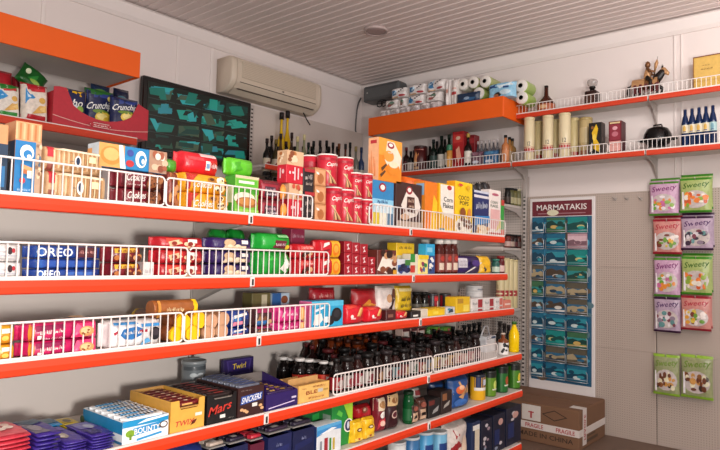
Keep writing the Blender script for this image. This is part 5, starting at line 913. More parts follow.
# ================================================================== packs on the orange canopy of the back wall
ZH = 2.552
def Bk(x0, x1, yt, Y, z, yref=None): 
    a, b = solveX(Y, z, x0), solveX(Y, z, x1); return P(loc=((a+b)/2, Y, z), rz=0, w=b-a-.002, h=onY((x0+x1)/2, yt, Y).z-z, top=0)
tops = {}
for i in range(6):
    p = Bk(379+i*10, 389+i*10, 106-i*2.3, 4.35, ZH); p['h'] = .072
    bag('tissue_pack', 'clear wrapped white roll pack on the orange canopy, %s from the left' % N10[i], p, .11, 'd0c6c4', [('e', 'b3a8a8', .3, .5, .16, .3), ('e', 'b8adac', .75, .5, .14, .28), ('r', 'e8e2e0', .1, .7, .9, .85)], seed=i, pw=.3, cat='toilet paper', group='clear wrapped roll packs')
def tpack(x0, x1, yt, z, h, lab, kind=0):
    p = Bk(x0, x1, yt, 4.36, z); p['h'] = h
    Fa = [('p', 'bcd8e8', [(.03, .2), (.03, .95), (.5, .95), (.36, .2)]), ('p', '2f74a8', [(.1, .3), (.14, .75), (.25, .88), (.4, .6), (.42, .3)]), ('e', '3a7fb0', .25, .45, .14, .2)]+[('e', '2a2430', .55+.1*j, .62+.12*j, .05, .06) for j in range(3)]+[('e', 'a82a34', .74, .2, .18, .1), ('r', 'd8b08a', .05, .04, .5, .12)] if kind == 0 else [('p', '7a6a5c', [(.25, .25), (.55, .2), (.8, .6), (.6, .9), (.3, .7)]), ('e', 'b0484c', .45, .3, .16, .1), ('e', '5a7a6a', .6, .65, .14, .14)]
    bag('tissue_pack', lab, p, .12, 'e6e0dd', Fa, seed=int(x0), pw=.22, cat='toilet paper')
z1 = ZH+.073; hh = .085
tpack(384, 397, 0, z1, hh, 'white tissue pack with a small brown picture, lowest left above the clear rolls', 1)
tpack(397.5, 405.5, 0, z1, hh, 'plain edged white tissue pack beside the brown pictured pack', 1)
tpack(406, 423.5, 0, z1, hh+.004, 'white tissue pack with blue picture, lower middle of the stack')
tpack(424, 440, 0, z1, hh+.004, 'white tissue pack with a brown picture, lower right of the stack', 1)
z2 = z1+hh+.006
tpack(390, 406, 0, z2, .092, 'white tissue pack with blue picture, upper left of the stack')
tpack(407.5, 424.5, 0, z2, .092, 'white tissue pack with blue picture, upper middle of the stack')
tpack(426, 444.5, 0, z2, .098, 'white tissue pack with blue picture, upper right of the stack')
p = Bk(445, 450, 78, 4.37, ZH); bag('tissue_pack', 'plain white tall tissue pack right of the blue pictured packs', p, .1, 'e6dfdc', [('r', 'd89a8a', .1, .5, .5, .62)], seed=2, pw=.25, cat='toilet paper')
p = Bk(450.5, 456.5, 78, 4.37, ZH); bag('tissue_pack', 'white tall tissue pack with a red band left of the rolls', p, .1, 'e4ddd8', [('r', 'b03a3c', .1, .42, .9, .52), ('r', 'd8a89a', .1, .6, .9, .66)], seed=3, pw=.25, cat='toilet paper')
def paperroll(x, y, R, L, Y, lab, wrap='a8b870'):
    q = onY(x, y, Y); o = empty('paper_roll', (q.x, Y, q.z-R), 0); tag(o, lab, 'toilet paper', 'paper rolls on the orange canopy')
    k = MB(); k.lathe([(R*.36, .002), (R*.9, 0), (R, .006), (R, L-.006), (R*.9, L), (R*.36, L)], M('e8e2da', .8, 0, .05), 18, (0, 0, R), ax='y'); k.build('paper', o)
    k = MB(); k.lathe([(R*.36, L*.98), (R*.36, .003), (R*.30, .003), (R*.30, L*.98)], M('9d8d7f', .8), 14, (0, 0, R), ax='y'); k.lathe([(0, -.0015), (R*.36, -.0015)], M('9d8d7f', .8), 14, (0, 0, R), ax='y'); k.build('core', o)
    k = MB(); k.lathe([(R*1.02, .02), (R*1.03, .04), (R*1.03, L-.01), (R*.96, L+.002)], M(wrap, .35), 18, (0, 0, R), ax='y'); k.build('wrapper', o); return q
R = .049
for x, y, lab, wr in ((462.5, 84, 'white roll end, left of the upper pair above the navy pack', 'd0ccb8'), (472.5, 82, 'white roll end, right of the upper pair above the navy pack', 'a8b070'), (484.5, 81, 'white roll end behind the light blue pack, upper', 'a8b070'), (478, 93, 'white roll end left of the light blue pack, lower', '9ab05a')): paperroll(x, y, R, .22, 4.40, lab, wr)
paperroll(520.5, 85.5, .052, .18, 4.48, 'white roll end with green wrapper at the right end, upper', 'a8c06a'); paperroll(521, 97.5, .05, .18, 4.48, 'white roll end with green wrapper at the right end, lower', 'a0bc5a')
p = Bk(455, 478.5, 92, 4.36, ZH); bag('tissue_pack', 'navy blue wrapped pack below the two paper rolls', p, .06, '1c3350', [('p', '2f5c86', [(.1, .3), (.5, .6), (.9, .5), (.8, .3)]), ('e', '8aa0b8', .5, .5, .12, .12)], seed=6, pw=.3, cat='toilet paper')
p = Bk(486, 514, 82, 4.345, ZH); bag('tissue_pack', 'light blue kitchen roll pack with navy name patch at the canopy end', p, .10, '8fc4e0', [('p', '1f4a86', [(.05, .62), (.1, .85), (.38, .92), (.42, .68)]), ('p', 'd8e8ee', [(.4, .8), (.9, .95), (.95, .75), (.5, .6)]), ('e', '241a1c', .42, .26, .14, .13), ('e', 'a86a4a', .36, .2, .1, .08), ('r', '2a4f86', .62, .6, .82, .72), ('e', 'c8e0ec', .7, .35, .2, .15)], seed=7, pw=.3, cat='kitchen roll')
# ================================================================== spirits under the canopy
ZL = LO+.001
def S(x, yt, w, kind, g, cap, lab, txt, Y=4.51, F=(), **k):
    X = solveX(Y, ZL, x); bottle('spirit_bottle', txt, P(loc=(X, Y, ZL), rz=0, w=w*.84, h=onY(x, yt, Y).z-ZL), kind, g, cap, lab, F, group='spirits under the orange canopy', **k)
S(404, 147, .075, 'spirit', '2a0f10', '6a1a20', '5a1a20', 'dark red bottle leftmost behind the orange cereal box', Y=4.60)
S(408.5, 151, .075, 'spirit', '120f10', '1a1a1c', 'b8b0a8', 'black bottle left of the round brown gift barrel')
X = solveX(4.52, ZL, 417.5); o = tin('gift_barrel', 'round brown gift barrel with a golden picture', P(loc=(X, 4.50, ZL), rz=0, w=.125, h=onY(417.5, 145.5, 4.5).z-ZL), '4a1414', '3a1a1a', [('p', 'd8905c', [(.3, .25), (.5, .3), (.62, .75), (.45, .85), (.34, .6)]), ('e', 'e8c090', .42, .35, .12, .12), ('r', '8a3a2a', .15, .9, .85, .95), ('r', 'c89a6a', .3, .1, .62, .2)], cat='gift box', lidh=.02)
for i, (x, yt) in enumerate(((412, 150), (424, 147), (428, 146), (435, 141), (443, 139), (456, 140), (470, 141))): S(x, yt, .06, 'wine' if i % 2 else 'spirit', ['1a1210', '10161a', '2a1210'][i % 3], '17161a', '4a3a34', 'dark bottle at the very back of the spirits, %s from the left' % N10[i], Y=4.69)
S(431, 139, .08, 'spirit', '0c1a14', '15191a', '1f3a34', 'dark green bottle right of the brown gift barrel')
S(439, 135.5, .085, 'spirit', '0c1812', '12201a', 'd8d4c8', 'dark green bottle with white label, second from the red tall box', Y=4.56)
S(446.5, 134, .085, 'spirit', '0e1a12', '14241a', 'd6d0be', 'dark green bottle with white label, next to the red tall box', Y=4.50)
q = onY(451, 147, 4.49); tin('gift_tin', 'small round ochre tin with green lid before the red tall box', P(loc=(q.x-.02, 4.474, ZL), rz=0, w=.05, h=q.z-ZL+.02), 'c08a3c', '2f7a5a', [('e', 'd8a050', .5, .4, .3, .3)], cat='gift box', lidh=.05)
def bcart(name, x0, x1, yt, Y, d, col, lab, F=(), R=(), cat='gift box', z=ZL, L=()): p = Bk(x0, x1, yt, Y, z); return carton(name, lab, p, d, col, F=F, R=R, L=L, cat=cat)
bcart('gift_box', 452, 463.5, 131.5, 4.53, .08, 'b01c22', 'tall bright red gift box among the spirits', [('r', 'c83a34', .1, .7, .9, .92), ('e', 'e0b8a0', .5, .82, .2, .05), ('p', 'e8a890', [(.3, .5), (.6, .6), (.8, .3), (.5, .15), (.35, .3)]), ('p', '8a141c', [(.1, .1), (.4, .2), (.3, .6), (.1, .5)])])
S(466, 133, .075, 'wine', '1c1412', 'b89a4a', 'ded8cc', 'dark bottle with golden top and white label before the dark red box', Y=4.48, capr=.44)
bcart('gift_box', 467.5, 474.5, 135, 4.56, .08, '7a141c', 'dark red gift box behind the golden topped bottle', [('r', '9a2a30', .1, .75, .9, .9)])
for i, x in enumerate((476.5, 480, 484, 488, 492, 496)):
    S(x, 141-i*.4, .05, 'spirit', 'a8a8b0' if i % 2 else '8a8a94', 'b8b0b0', None, 'small clear miniature bottle behind the bowls, %s from the left' % N10[i], Y=4.58, trans=.7)
for i, (x0, x1, c, lab) in enumerate(((470, 481, '6a4a58', 'mauve rounded pouch before the miniature bottles'), (482, 496.5, '2f5f8a', 'blue rounded pouch before the miniature bottles'))):
    p = Bk(x0, x1, 151-i, 4.485, ZL); bag('gift_pouch', lab, p, .075, c, [('e', '4f88b0' if i else '86606e', .5, .8, .3, .12), ('e', 'c8ccd8', .5, .25, .3, .1)], seed=i, pw=.3, cat='pouch')
for i, (x, y, Y) in enumerate(((503.5, 134.5, 4.49), (507.5, 136.5, 4.56), (510.5, 138, 4.63))):
    S(x, y, .075, 'spirit', ['c07a4c', 'a8743c', '9a7a4a'][i], '17181a', 'cf8a5c' if i == 0 else 'a08a6a', 'amber bottle with a black cap, %s of three at the joint' % ['front', 'middle', 'back'][i], Y=Y, capr=.42, caph=.10)
# ================================================================== goods on the right part of the back wall
T12 = [('t', '2a2422', '12', .60, .42, .20, .10), ('r', 'b02a30', .0, .22, 1, .31)]+[('r', 'e8dcc4', u, .22, u+.03, .31) for u in (.2, .36, .52, .68, .84)]+[('r', 'b02a30', 0, .33, 1, .34)]
for i, (x, yt) in enumerate(((527, 117), (545.7, 115), (562.5, 112.5))):
    p = Bk(x-6, x+6, yt, 4.485, ZL); p['w'] = .083 if i < 2 else .087; tin('whisky_tube', 'tall cream cardboard tube with red band, %s of the front three' % N10[i], p, 'e0d2ac', 'd8c8a0', T12, group='cream tubes of the front row', cat='tube', lidh=.02, rim=.005)
for i, (x, yt) in enumerate(((536, 121), (553, 119), (572, 117.5))):
    p = Bk(x-5, x+5, yt, 4.60, ZL); p['w'] = .075; tin('whisky_tube', 'cream cardboard tube standing in the back row, %s from the left' % N10[i], p, 'd2c290', 'c4b27e', [('r', 'b02a30', 0, .11, 1, .2)], group='cream tubes of the back row', cat='tube', lidh=.02, rim=.005)
p = Bk(577, 590, 117, 4.56, ZL); tin('whisky_tube', 'wide olive beige tube beside the black gift box', p, 'bca878', 'a8935e', [('r', '8f2a2c', .0, .08, 1, .2), ('r', 'cfbd8e', .2, .4, .7, .8)], cat='tube', lidh=.02, rim=.005)
bcart('gift_box', 588.5, 601.5, 122.5, 4.50, .08, '15120f', 'black gift box with a yellow figure picture', [('p', 'e2b822', [(.25, .7), (.6, .95), (.75, .8), (.6, .5), (.9, .3), (.8, .1), (.4, .2), (.35, .5)]), ('e', 'f0d050', .45, .55, .15, .1), ('e', '8a5a2a', .3, .85, .12, .05), ('p', 'd8d0c0', [(.1, .1), (.3, .15), (.3, .4), (.1, .3)])], R=[('r', '3a2a22', 0, 0, 1, 1)])
bcart('gift_box', 608.5, 621.5, 121, 4.50, .10, '6e1422', 'maroon gift box with a pale pink lower label', [('r', '8a2a3a', .1, .42, .9, .9), ('e', 'd8a0a8', .5, .78, .2, .06), ('e', 'b86a78', .5, .6, .25, .08), ('r', 'e0a8a0', .05, .08, .95, .38), ('r', 'd8c090', .1, .92, .9, .97)], R=[('r', '4a0e18', 0, 0, 1, 1)])
# kettle grill
q = onY(656, 149, 4.56); R = .092; o = empty('kettle_grill', (q.x, 4.60, ZL)); tag(o, 'small round black kettle grill with lid and side handles', 'grill')
kb = M('0d0d0f', .12, .3, .05); zc = .085
k = MB(); k.lathe([(.001, zc-.05), (.04, zc-.047), (.075, zc-.028), (R, zc), (R*.97, zc)], kb, 24); k.build('bowl', o)
k = MB(); k.lathe([(R*1.03, zc), (R*1.03, zc+.008), (R*.97, zc+.04), (R*.76, zc+.078), (R*.35, zc+.094), (.001, zc+.097)], kb, 24); k.build('lid', o)
k = MB(); k.tube([(-.03, 0, zc+.093), (-.026, 0, zc+.108), (.026, 0, zc+.108), (.03, 0, zc+.093)], .006, kb, 6); k.build('lid_handle', o)
for s in (-1, 1):
    k = MB(); k.tube([(s*R*1.0, -.03, zc), (s*R*1.32, -.02, zc+.004), (s*R*1.32, .02, zc+.004), (s*R*1.0, .03, zc)], .006, kb, 6); k.build('side_handle', o)
for a in (200, 340, 90):
    a = math.radians(a); k = MB(); k.tube([(.05*math.cos(a), .05*math.sin(a), zc-.042), (.085*math.cos(a), .085*math.sin(a), .004)], .005, M('3a3a3c', .3, .6), 6); k.build('leg', o)
for i in range(5):
    x = 684.5+i*7.0; p = Bk(x-3, x+3, 109-i*1.1, 4.50+.006*i, ZL); p['w'] = .046
    bottle('beer_bottle', 'dark blue bottle with a pale neck label, %s of five from the left' % N10[i], p, 'soda', '10244a', '1a2a4a', 'cfc8b0' if i != 4 else 'a8c8c8', [('e', 'c8a04a' if i < 4 else '6a9aa8', .5, .5, .1, .4), ('r', '2a3a6a', .4, .1, .6, .2)], caph=.05, capr=.42, labv=(.38, .6), group='dark blue bottles')
ZU = UP+.001
p = Bk(534.5, 551, 84, 4.58, ZU); p['w'] = .135; bottle('brandy_bottle', 'squat amber brandy bottle with a dark cap on the upper shelf', p, 'squat', '4a1f10', '17120f', 'b8603a', [('e', 'd8b080', .5, .5, .12, .3)], caph=.14, capr=.24, labv=(.1, .34), trans=.15)
q = Bk(583, 597.5, 78, 4.58, ZU); o = empty('decanter', q['loc']); tag(o, 'square brown decanter with a round glass stopper', 'bottle'); hh = q['h']; R = .045
k = MB(); k.box(-R, R, 0, 2*R, 0, hh*.55, M('2c140e', .15, 0, .1), .008); k.build('body', o)
k = MB(); k.box(-R*.8, R*.8, -.002, .001, .01, hh*.42, M('4a2a1e', .4)); k.build('label', o)
k = MB(); k.lathe([(.018, hh*.55), (.018, hh*.66), (.024, hh*.67), (.024, hh*.72)], M('1a1210', .3), 14, (0, R, 0)); k.build('neck', o)
k = MB(); k.lathe([(.014, hh*.72), (.034, hh*.78), (.04, hh*.9), (.034, hh*.97), (.02, hh), (0, hh)], M('d8d0cc', .08, 0, .03, 20, 0, .6), 16, (0, R, 0)); k.build('stopper', o)
# knight on horseback
q = Bk(628, 669, 60, 4.64, ZU); w = q['w']; s = w/.34; o = empty('knight_statue', q['loc']); tag(o, 'bronze and black statue of a knight with lance on an armoured horse', 'statue')
br = M('7a5030', .4, .4, .2, 60); dkm = M('1c1310', .4, .2, .1); gold = M('b98c60', .4, .3, .2, 60)
def V3(a, b, c=0): return (a*s, c*s, b*s)
k = MB(); k.box(-.17*s, .15*s, -.045*s, .055*s, 0, .014*s, dkm, .004); k.build('base', o)
k = MB()
def ring(cx, cz, rx, rz_, ry, tilt=0, n=14): return [V3(cx+rx*math.cos(2*PI*i/n)*math.cos(tilt)-rz_*math.sin(2*PI*i/n)*math.sin(tilt)*0, cz+rz_*math.sin(2*PI*i/n)+rx*math.cos(2*PI*i/n)*math.sin(tilt), 0) for i in range(n)]
def body(secs, m, n=14):   # loft of upright oval sections along x: (x, z, half height, half width)
    k.loft([[(x*s, hw*s*math.cos(2*PI*i/n), (z+hh_*math.sin(2*PI*i/n))*s) for i in range(n)] for x, z, hh_, hw in secs], m)
body([(-.135, .135, .008, .008), (-.125, .14, .034, .03), (-.09, .142, .048, .042), (-.03, .134, .046, .042), (.04, .135, .048, .042), (.075, .142, .045, .036), (.092, .15, .02, .018)], br)
k.loft([[(x*s+.0, r*s*.72*math.cos(2*PI*i/12), z*s+r*s*math.sin(2*PI*i/12)*.6) if False else ((x+r*.75*math.cos(2*PI*i/12))*s, r*.55*math.sin(2*PI*i/12)*s, (z-r*.5*math.cos(2*PI*i/12))*s) for i in range(12)] for x, z, r in ((.055, .155, .05), (.09, .19, .042), (.115, .222, .036), (.13, .24, .03))], dkm)
k.loft([[((x+r*.35*math.cos(2*PI*i/12))*s, r*.6*math.sin(2*PI*i/12)*s, (z+r*math.cos(2*PI*i/12))*s) for i in range(12)] for x, z, r in ((.108, .245, .026), (.135, .235, .026), (.16, .21, .018), (.172, .198, .013))], gold)
for e in (-1, 1): k.tube([V3(.118, .262, e*.012), V3(.122, .29, e*.016)], [.007*s, .001*s], dkm, 5)
for (x0, z0, x1, z1, x2, z2, yy) in ((.07, .12, .085, .07, .08, .014, -.025), (.06, .12, .115, .085, .10, .03, .025), (-.1, .12, -.115, .07, -.105, .014, -.025), (-.085, .12, -.07, .07, -.085, .014, .025)):
    k.tube([V3(x0, z0, yy), V3(x1, z1, yy), V3((x1+x2)/2, (z1+z2)/2, yy), V3(x2, z2, yy)], [.026*s, .014*s, .010*s, .013*s], dkm, 8)
k.tube([V3(-.13, .16), V3(-.165, .13), V3(-.168, .07), V3(-.16, .03)], [.008*s, .014*s, .014*s, .004*s], dkm, 7)
k.build('horse', o)
k = MB(); n = 12
for x0, x1, c in ((-.128, -.02, gold), (.03, .085, gold)):
    k.loft([[(x*s, .047*s*math.cos(t), (.13+.062*math.sin(t))*s) for t in [PI*(-.12+1.24*i/n) for i in range(n+1)]] for x in (x0, (x0+x1)/2, x1)], c, caps=False)
for j in range(5): k.box((-.11+j*.046)*s, (-.085+j*.046)*s, -.052*s, -.047*s, .05*s, .13*s, M('5a1c20', .5), .002)
k.build('horse_cloth', o)
k = MB()
body([(-.028, .20, .045, .03), (-.012, .235, .05, .036), (.005, .235, .05, .036), (.02, .205, .045, .03)], gold, 12)
k.lathe([(.012*s, .285*s), (.022*s, .295*s), (.024*s, .315*s), (.016*s, .335*s), (0, .345*s)], br, 14, (-.002*s, 0, 0))
k.tube([V3(.0, .275, -.03), V3(.03, .24, -.045), V3(.07, .225, -.035)], [.014*s, .012*s, .009*s], br, 7); k.tube([V3(.0, .275, .03), V3(.02, .23, .05), V3(.06, .215, .03)], [.014*s, .012*s, .009*s], br, 7)
for e in (-1, 1): k.tube([V3(.0, .19, e*.03), V3(.035, .15, e*.052), V3(.03, .09, e*.055), V3(.045, .08, e*.055)], [.02*s, .016*s, .010*s, .008*s], dkm, 7)
k.build('rider', o)
k = MB(); k.tube([V3(.055, .16, -.04), V3(.075, .26, -.04), V3(.092, .36, -.04)], [.005*s, .004*s, .0015*s], dkm, 6); k.build('lance', o)
k = MB(); k.loft([[V3(.063+.004*math.cos(t)*1, .215+.004*math.sin(t), -.04+.004*math.sin(t)) for t in [i*PI/3 for i in range(6)]], [V3(.08+.018*math.cos(t), .30+.0*t, -.04+.018*math.sin(t)) for t in [i*PI/3 for i in range(6)]], [V3(.086+.003*math.cos(t), .335, -.04+.003*math.sin(t)) for t in [i*PI/3 for i in range(6)]]], gold); k.build('pennant', o)
p = Bk(693, 722, 55, 4.60, ZU); w = p['w']; carton('gift_case', 'tan yellow gift case with a dark red edge at the right', p, .09, 'c8a04c', F=[('r', '6a3020', 0, .97, 1, 1), ('r', '7a4a24', 0, 0, .03, 1), ('r', 'd2ac58', .06, .05, .97, .94)]+scrib('8a6a34', .32, .70, .62, .73, 3)+scrib('8a6a34', .28, .58, .72, .63, 4), b=.003, cat='gift box')
# ================================================================== corner shelves below
def Cn(x, yt, w, zz, lab, g, cap=None, kind='jar', labc=None, Y=4.42):
    X = -2.236-w/2; Y = solveY(X, zz, x)-w/2; bottle('oil_bottle', lab, P(loc=(X, Y, zz+.0005), rz=0, w=w, h=onY(x, yt, Y).z-zz), kind, g, cap, labc, group='jars on the corner shelves')
zz = CZ+.45
for i, x in enumerate((507.5, 511, 514.5, 518)): Cn(x, 187.5+i*.5, .05, zz, 'small square oil bottle on the corner shelf, %s from the left' % N10[i], ['1c1a18', '5a5a3a', '6a6438', '6a6a4a'][i], '17181a' if i < 3 else 'b8b090', 'jar', 'a8a078' if i else '3a2a22', Y=4.44+.02*i)
zz = CZ+.105
for i, x in enumerate((507.5, 511, 514.5, 518)): Cn(x, 234+i*.3, .055, zz, 'dark squat jar on the corner shelf, %s from the left' % N10[i], ['6a3028', '3a2420', '2a1a18', '4a2a24'][i], '1a1818', 'jar', ['c8a8a0', 'b8a090', '5a2a2a', '4a3a34'][i], Y=4.42+.03*i)
zz = CZ-.38
for i, x in enumerate((503, 508, 513, 518)):
    X = -2.272; yq = 4.385+.074*i; tin('whisky_tube', 'pale cream tube on the lowest corner shelf, %s from the left' % N10[i], P(loc=(X, yq, zz+.0005), rz=0, w=.07, h=onY(x, 257.5+i*.8, yq).z-zz), 'e0d0a0', 'd8c894', [('r', 'a8242c', 0, .26, 1, .38), ('t', '3a2a22', '12', .4, .45, .14, .07), ('r', 'e8d8b0', .2, .3, .8, .33)], group='cream tubes of the corner shelf', cat='tube', lidh=.015, rim=.004)
for i, (x, yt) in enumerate(((505, 322), (509, 324), (518, 326), (521, 340))):
    X = solveX(4.5, .55, x)
    bottle('sauce_bottle', 'dark bottle in the corner behind the yellow cone necked bottle, %s from the left' % N10[i], P(loc=(-2.275, 4.385+.075*i, .5005), rz=0, w=.07, h=onY(x, yt, 4.4+.075*i).z-.5), 'spirit', '1a1614', '2a2422', '5a4a44', group='dark bottles low in the corner')
shelf('corner_shelf', 'lowest short grey shelf in the corner behind the yellow bottle', (-2.72, 4.37, .5), 0, .98, .32, STEEL, None, False, .03)
# ================================================================== postcard stand
a, b = onY(532.5, 387, 4.70), onY(595.5, 196, 4.70); w = .525; zb = a.z-.005; h = b.z-zb
o = empty('postcard_stand', (-1.897, 4.694, zb), 0); tag(o, 'tall white framed postcard display board with maroon header', 'display')
k = MB(); k.box(-w/2, w/2, 0, .022, 0, h, M('e2dcda', .4, 0, .03), .004); k.build('board', o)
k, tx = MB(), TXB(); fm_ = lambda u, v, l: (-w/2+.022+u*(w-.044), -.0008*l, h-.145+v*.12)
art(k, tx, fm_, [('r', '6e2430', 0, 0, 1, 1), ('t', 'ece4e0', 'MARMATAKIS', .5, .58, .84, .38), ('r', 'a87880', .1, .14, .9, .2), ('e', 'ddd8b8', .36, .22, .10, .2)]); hd = k.build('header', o, fix=False); tx.build('lettering', hd, fix=False)
k, tx = MB(), TXB(); q = random.Random(3)
art(k, tx, lambda u, v, l: (-w/2+.022+u*(w-.044), -.00003*l-.0003, .075+v*(h-.225)), [('r', '235a7a', 0, 0, 1, 1)]+[('e', q.choice(['1f5f86', '3a86a8', '2a3a34', '5a7a84', '8a9aa0', '17405c', '6a5a4a', '4a9ab8']), q.random()*.9+.05, q.random()*.96+.02, q.uniform(.03, .1), q.uniform(.01, .03)) for _ in range(80)]); k.build('sea_photo_panel', o, fix=False)
rows, y0_, y1_ = 10, .09, h-.165; rh = (y1_-y0_)/rows
cols = [(-.185, .095, .5), (-.035, .15, 0), (.135, .15, 0)]
wr = MB()
for c, (cx, cw_, an) in enumerate(cols):
    for r_ in range(rows):
        z = y1_-rh*(r_+1)+.012
        for e in (-1, 1): wr.tube([(cx+e*(cw_/2+.006), -.002, z), (cx+e*(cw_/2+.006), -.026, z+.0), (cx+e*(cw_/2+.006), -.026, z+rh*.55), (cx+e*(cw_/2-.004), -.026, z+rh*.66)], .0022, M('c8ccd0', .3, .5), 5)
        wr.tube([(cx-cw_/2-.006, -.026, z), (cx+cw_/2+.006, -.026, z)], .0022, M('c8ccd0', .3, .5), 5); wr.tube([(cx-cw_/2-.006, -.026, z+.018), (cx+cw_/2+.006, -.026, z+.018)], .0018, M('c8ccd0', .3, .5), 5)
wr.build('wire_pockets', o)
pal = [['1a6684', '2a8c9c', '0e3f56', 'c4d2d2'], ['128480', '1a9c92', '0a4a46', 'c4bc7c'], ['c09aa4', 'd8b8c0', '7a5a64', 'b08a94'], ['24587a', '5f94a8', '4a3c30', 'd8d4cc'], ['3a6a4a', '2a8a8a', '12403a', 'c8a860'], ['5a5446', '2c6484', 'a89878', '20384a']]
order = [[0, 3, 0, 5, 4, 3, 0, 3, 0, 0], [4, 0, 0, 3, 5, 3, 0, 1, 5, 0], [1, 2, 1, 4, 5, 5, 0, 4, 5, 0]]
CN = ['left', 'middle', 'right']
for c, (cx, cw_, an) in enumerate(cols):
    for r_ in range(rows):
        z = zb+y1_-rh*(r_+1)+.0155; P4 = pal[order[c][r_]]; q = random.Random(c*20+r_)
        s1, s2, s3 = q.uniform(.45, .85), q.uniform(.4, .8), q.uniform(.2, .4)
        Fa = [('r', P4[0], 0, .0, 1, 1), ('r', P4[1], 0, s3, 1, q.uniform(.55, .85)), ('p', P4[2], [(0, s1-.1), (.3, s1), (.55, s2-.1), (.8, s2), (1, .5), (1, s3), (0, s3-.08)]), ('e', P4[3], q.uniform(.3, .7), q.uniform(.2, .45), .2, .12), ('e', P4[2], q.uniform(.2, .8), q.uniform(.2, .7), .15, .12), ('p', P4[3], [(0, .06), (1, .1), (1, .22), (0, .16)]) if (r_+c) % 3 == 0 else ('e', P4[1], .7, .3, .2, .1)]
        carton('postcard', '%s postcard in the %s column of the postcard board' % (['topmost', 'second', 'third', 'fourth', 'fifth', 'sixth', 'seventh', 'eighth', 'ninth', 'lowest'][r_], CN[c]), P(loc=(-1.897+cx, 4.674, z+.002), rz=0, w=cw_, h=rh-.012), .012, P4[0], F=Fa, cat='postcard', group='postcards on the board', b=.0005)
# ================================================================== sweet bags on hooks
HK = M('bcb4ae', .3, .7, 0)
def hook(x, z, lab, L=.09):
    mb = MB(); mb.tube([(x, 4.724, z), (x, 4.724-L*.2, z), (x, 4.724-L, z+.004), (x, 4.724-L-.008, z+.018)], .003, HK, 6); mb.box(x-.012, x+.012, 4.7205, 4.7255, z-.008, z+.012, HK, .001); tag(mb.build('hook'), lab, 'hook', 'pegboard hooks')
for i, x in enumerate((614, 626, 640)): q = onY(x, 199, 4.70); hook(q.x, q.z, 'empty pegboard hook between postcards and sweet bags, %s from the left' % N10[i], .05)
def sweet(lab, x0, x1, y0, y1, Y, pal_, sd, th=.04):
    A, Bq = onY(x0, y1, Y), onY(x1, y0, Y); top, mid, nm, fr = pal_; q = random.Random(sd)
    w = Bq.x-A.x-.014; h = Bq.z-A.z
    F = [('r', mid, .04, .6, .96, .9), ('t', nm, 'Sweeb' if False else 'Sweety',   .52, .78, .84, .2, .08, .3), ('e', 'c4b8b4', .5, .38, .44, .26)]+[('e', q.choice(fr), q.uniform(.15, .85), q.uniform(.2, .55), q.uniform(.04, .11), q.uniform(.03, .08)) for _ in range(22)]+[('r', top, .0, .0, 1, .05), ('p', 'f2eef0', [(.08, .1), (.16, .1), (.12, .6), (.07, .6)])]  # last pale strip is a highlight painted onto the film
    return bag('sweets_bag', lab, P(loc=((A.x+Bq.x)/2, Y-.02, A.z), rz=0, w=w, h=h), th, mid, F, top=top, bot=top, seed=sd, cat='sweets', pw=.6)
LIL = ('4f8a2c', 'c49cb8', '7a2a6a', ['e08a3a', '6aa83a', 'e8e0e4', 'c86a9a', '8ab04a']); GRN = ('3f8a22', 'a4b46c', '3f6a1c', ['e8803a', 'd05a2c', 'e8b04a', 'e8e0d0', '8aa83a']); RDS = ('9a1c30', 'c8877e', 'b02a3c', ['e0a03a', 'd8c04a', 'e8ded8', '7a3a2a', '6a9a3a']); PUR = ('3a1a3a', 'b29cb0', '4a1c5a', ['3a2a3c', '8a7a8a', 'd8d0d4', '5a8a8a', '7a3a4a']); LIM = ('8fb83a', '969c70', '6a8a2a', ['c8924a', '8a5a34', '3a2c24', 'e0d8b8', '6a3a24'])
rowsb = [(('lilac topped', LIL, 648.5, 680, 181, 216), ('green', GRN, 679, 713, 177, 213)), (('red', RDS, 652, 683, 219, 254), ('dark purple', PUR, 680, 714.5, 216, 250)), (('lilac topped', LIL, 653, 681.5, 258, 296), ('green', GRN, 680.5, 713, 257, 294)), (('dark purple', PUR, 653, 682, 298, 331), ('red', RDS, 680, 712.5, 297, 329)), (('lime edged', LIM, 652.5, 681, 356, 393), ('lime edged', LIM, 680, 714.5, 357, 396))]
rn = ['top', 'second', 'third', 'fourth', 'lowest']
for r_, (l, g) in enumerate(rowsb):
    for c, (nm, pl_, x0, x1, y0, y1) in enumerate((l, g)):
        sweet('%s sweets bag hanging in the %s row, %s column' % (nm, rn[r_], ['left', 'right'][c]), x0, x1, y0, y1, 4.658-.006*c, pl_, 40+r_*2+c)
        A, Bq = onY(x0, y1, 4.66), onY(x1, y0, 4.66); hook((A.x+Bq.x)/2, Bq.z-.015, 'pegboard hook carrying the %s row, %s column of sweet bags' % (rn[r_], ['left', 'right'][c]), .085)
        if r_ < 4:
            sweet('%s sweets bag hanging behind the front one, %s row, %s column' % (nm, rn[r_], ['left', 'right'][c]), x0+1.5, x1+1.5, y0-3.5, y1-3, 4.708, pl_, 60+r_*2+c, .028)
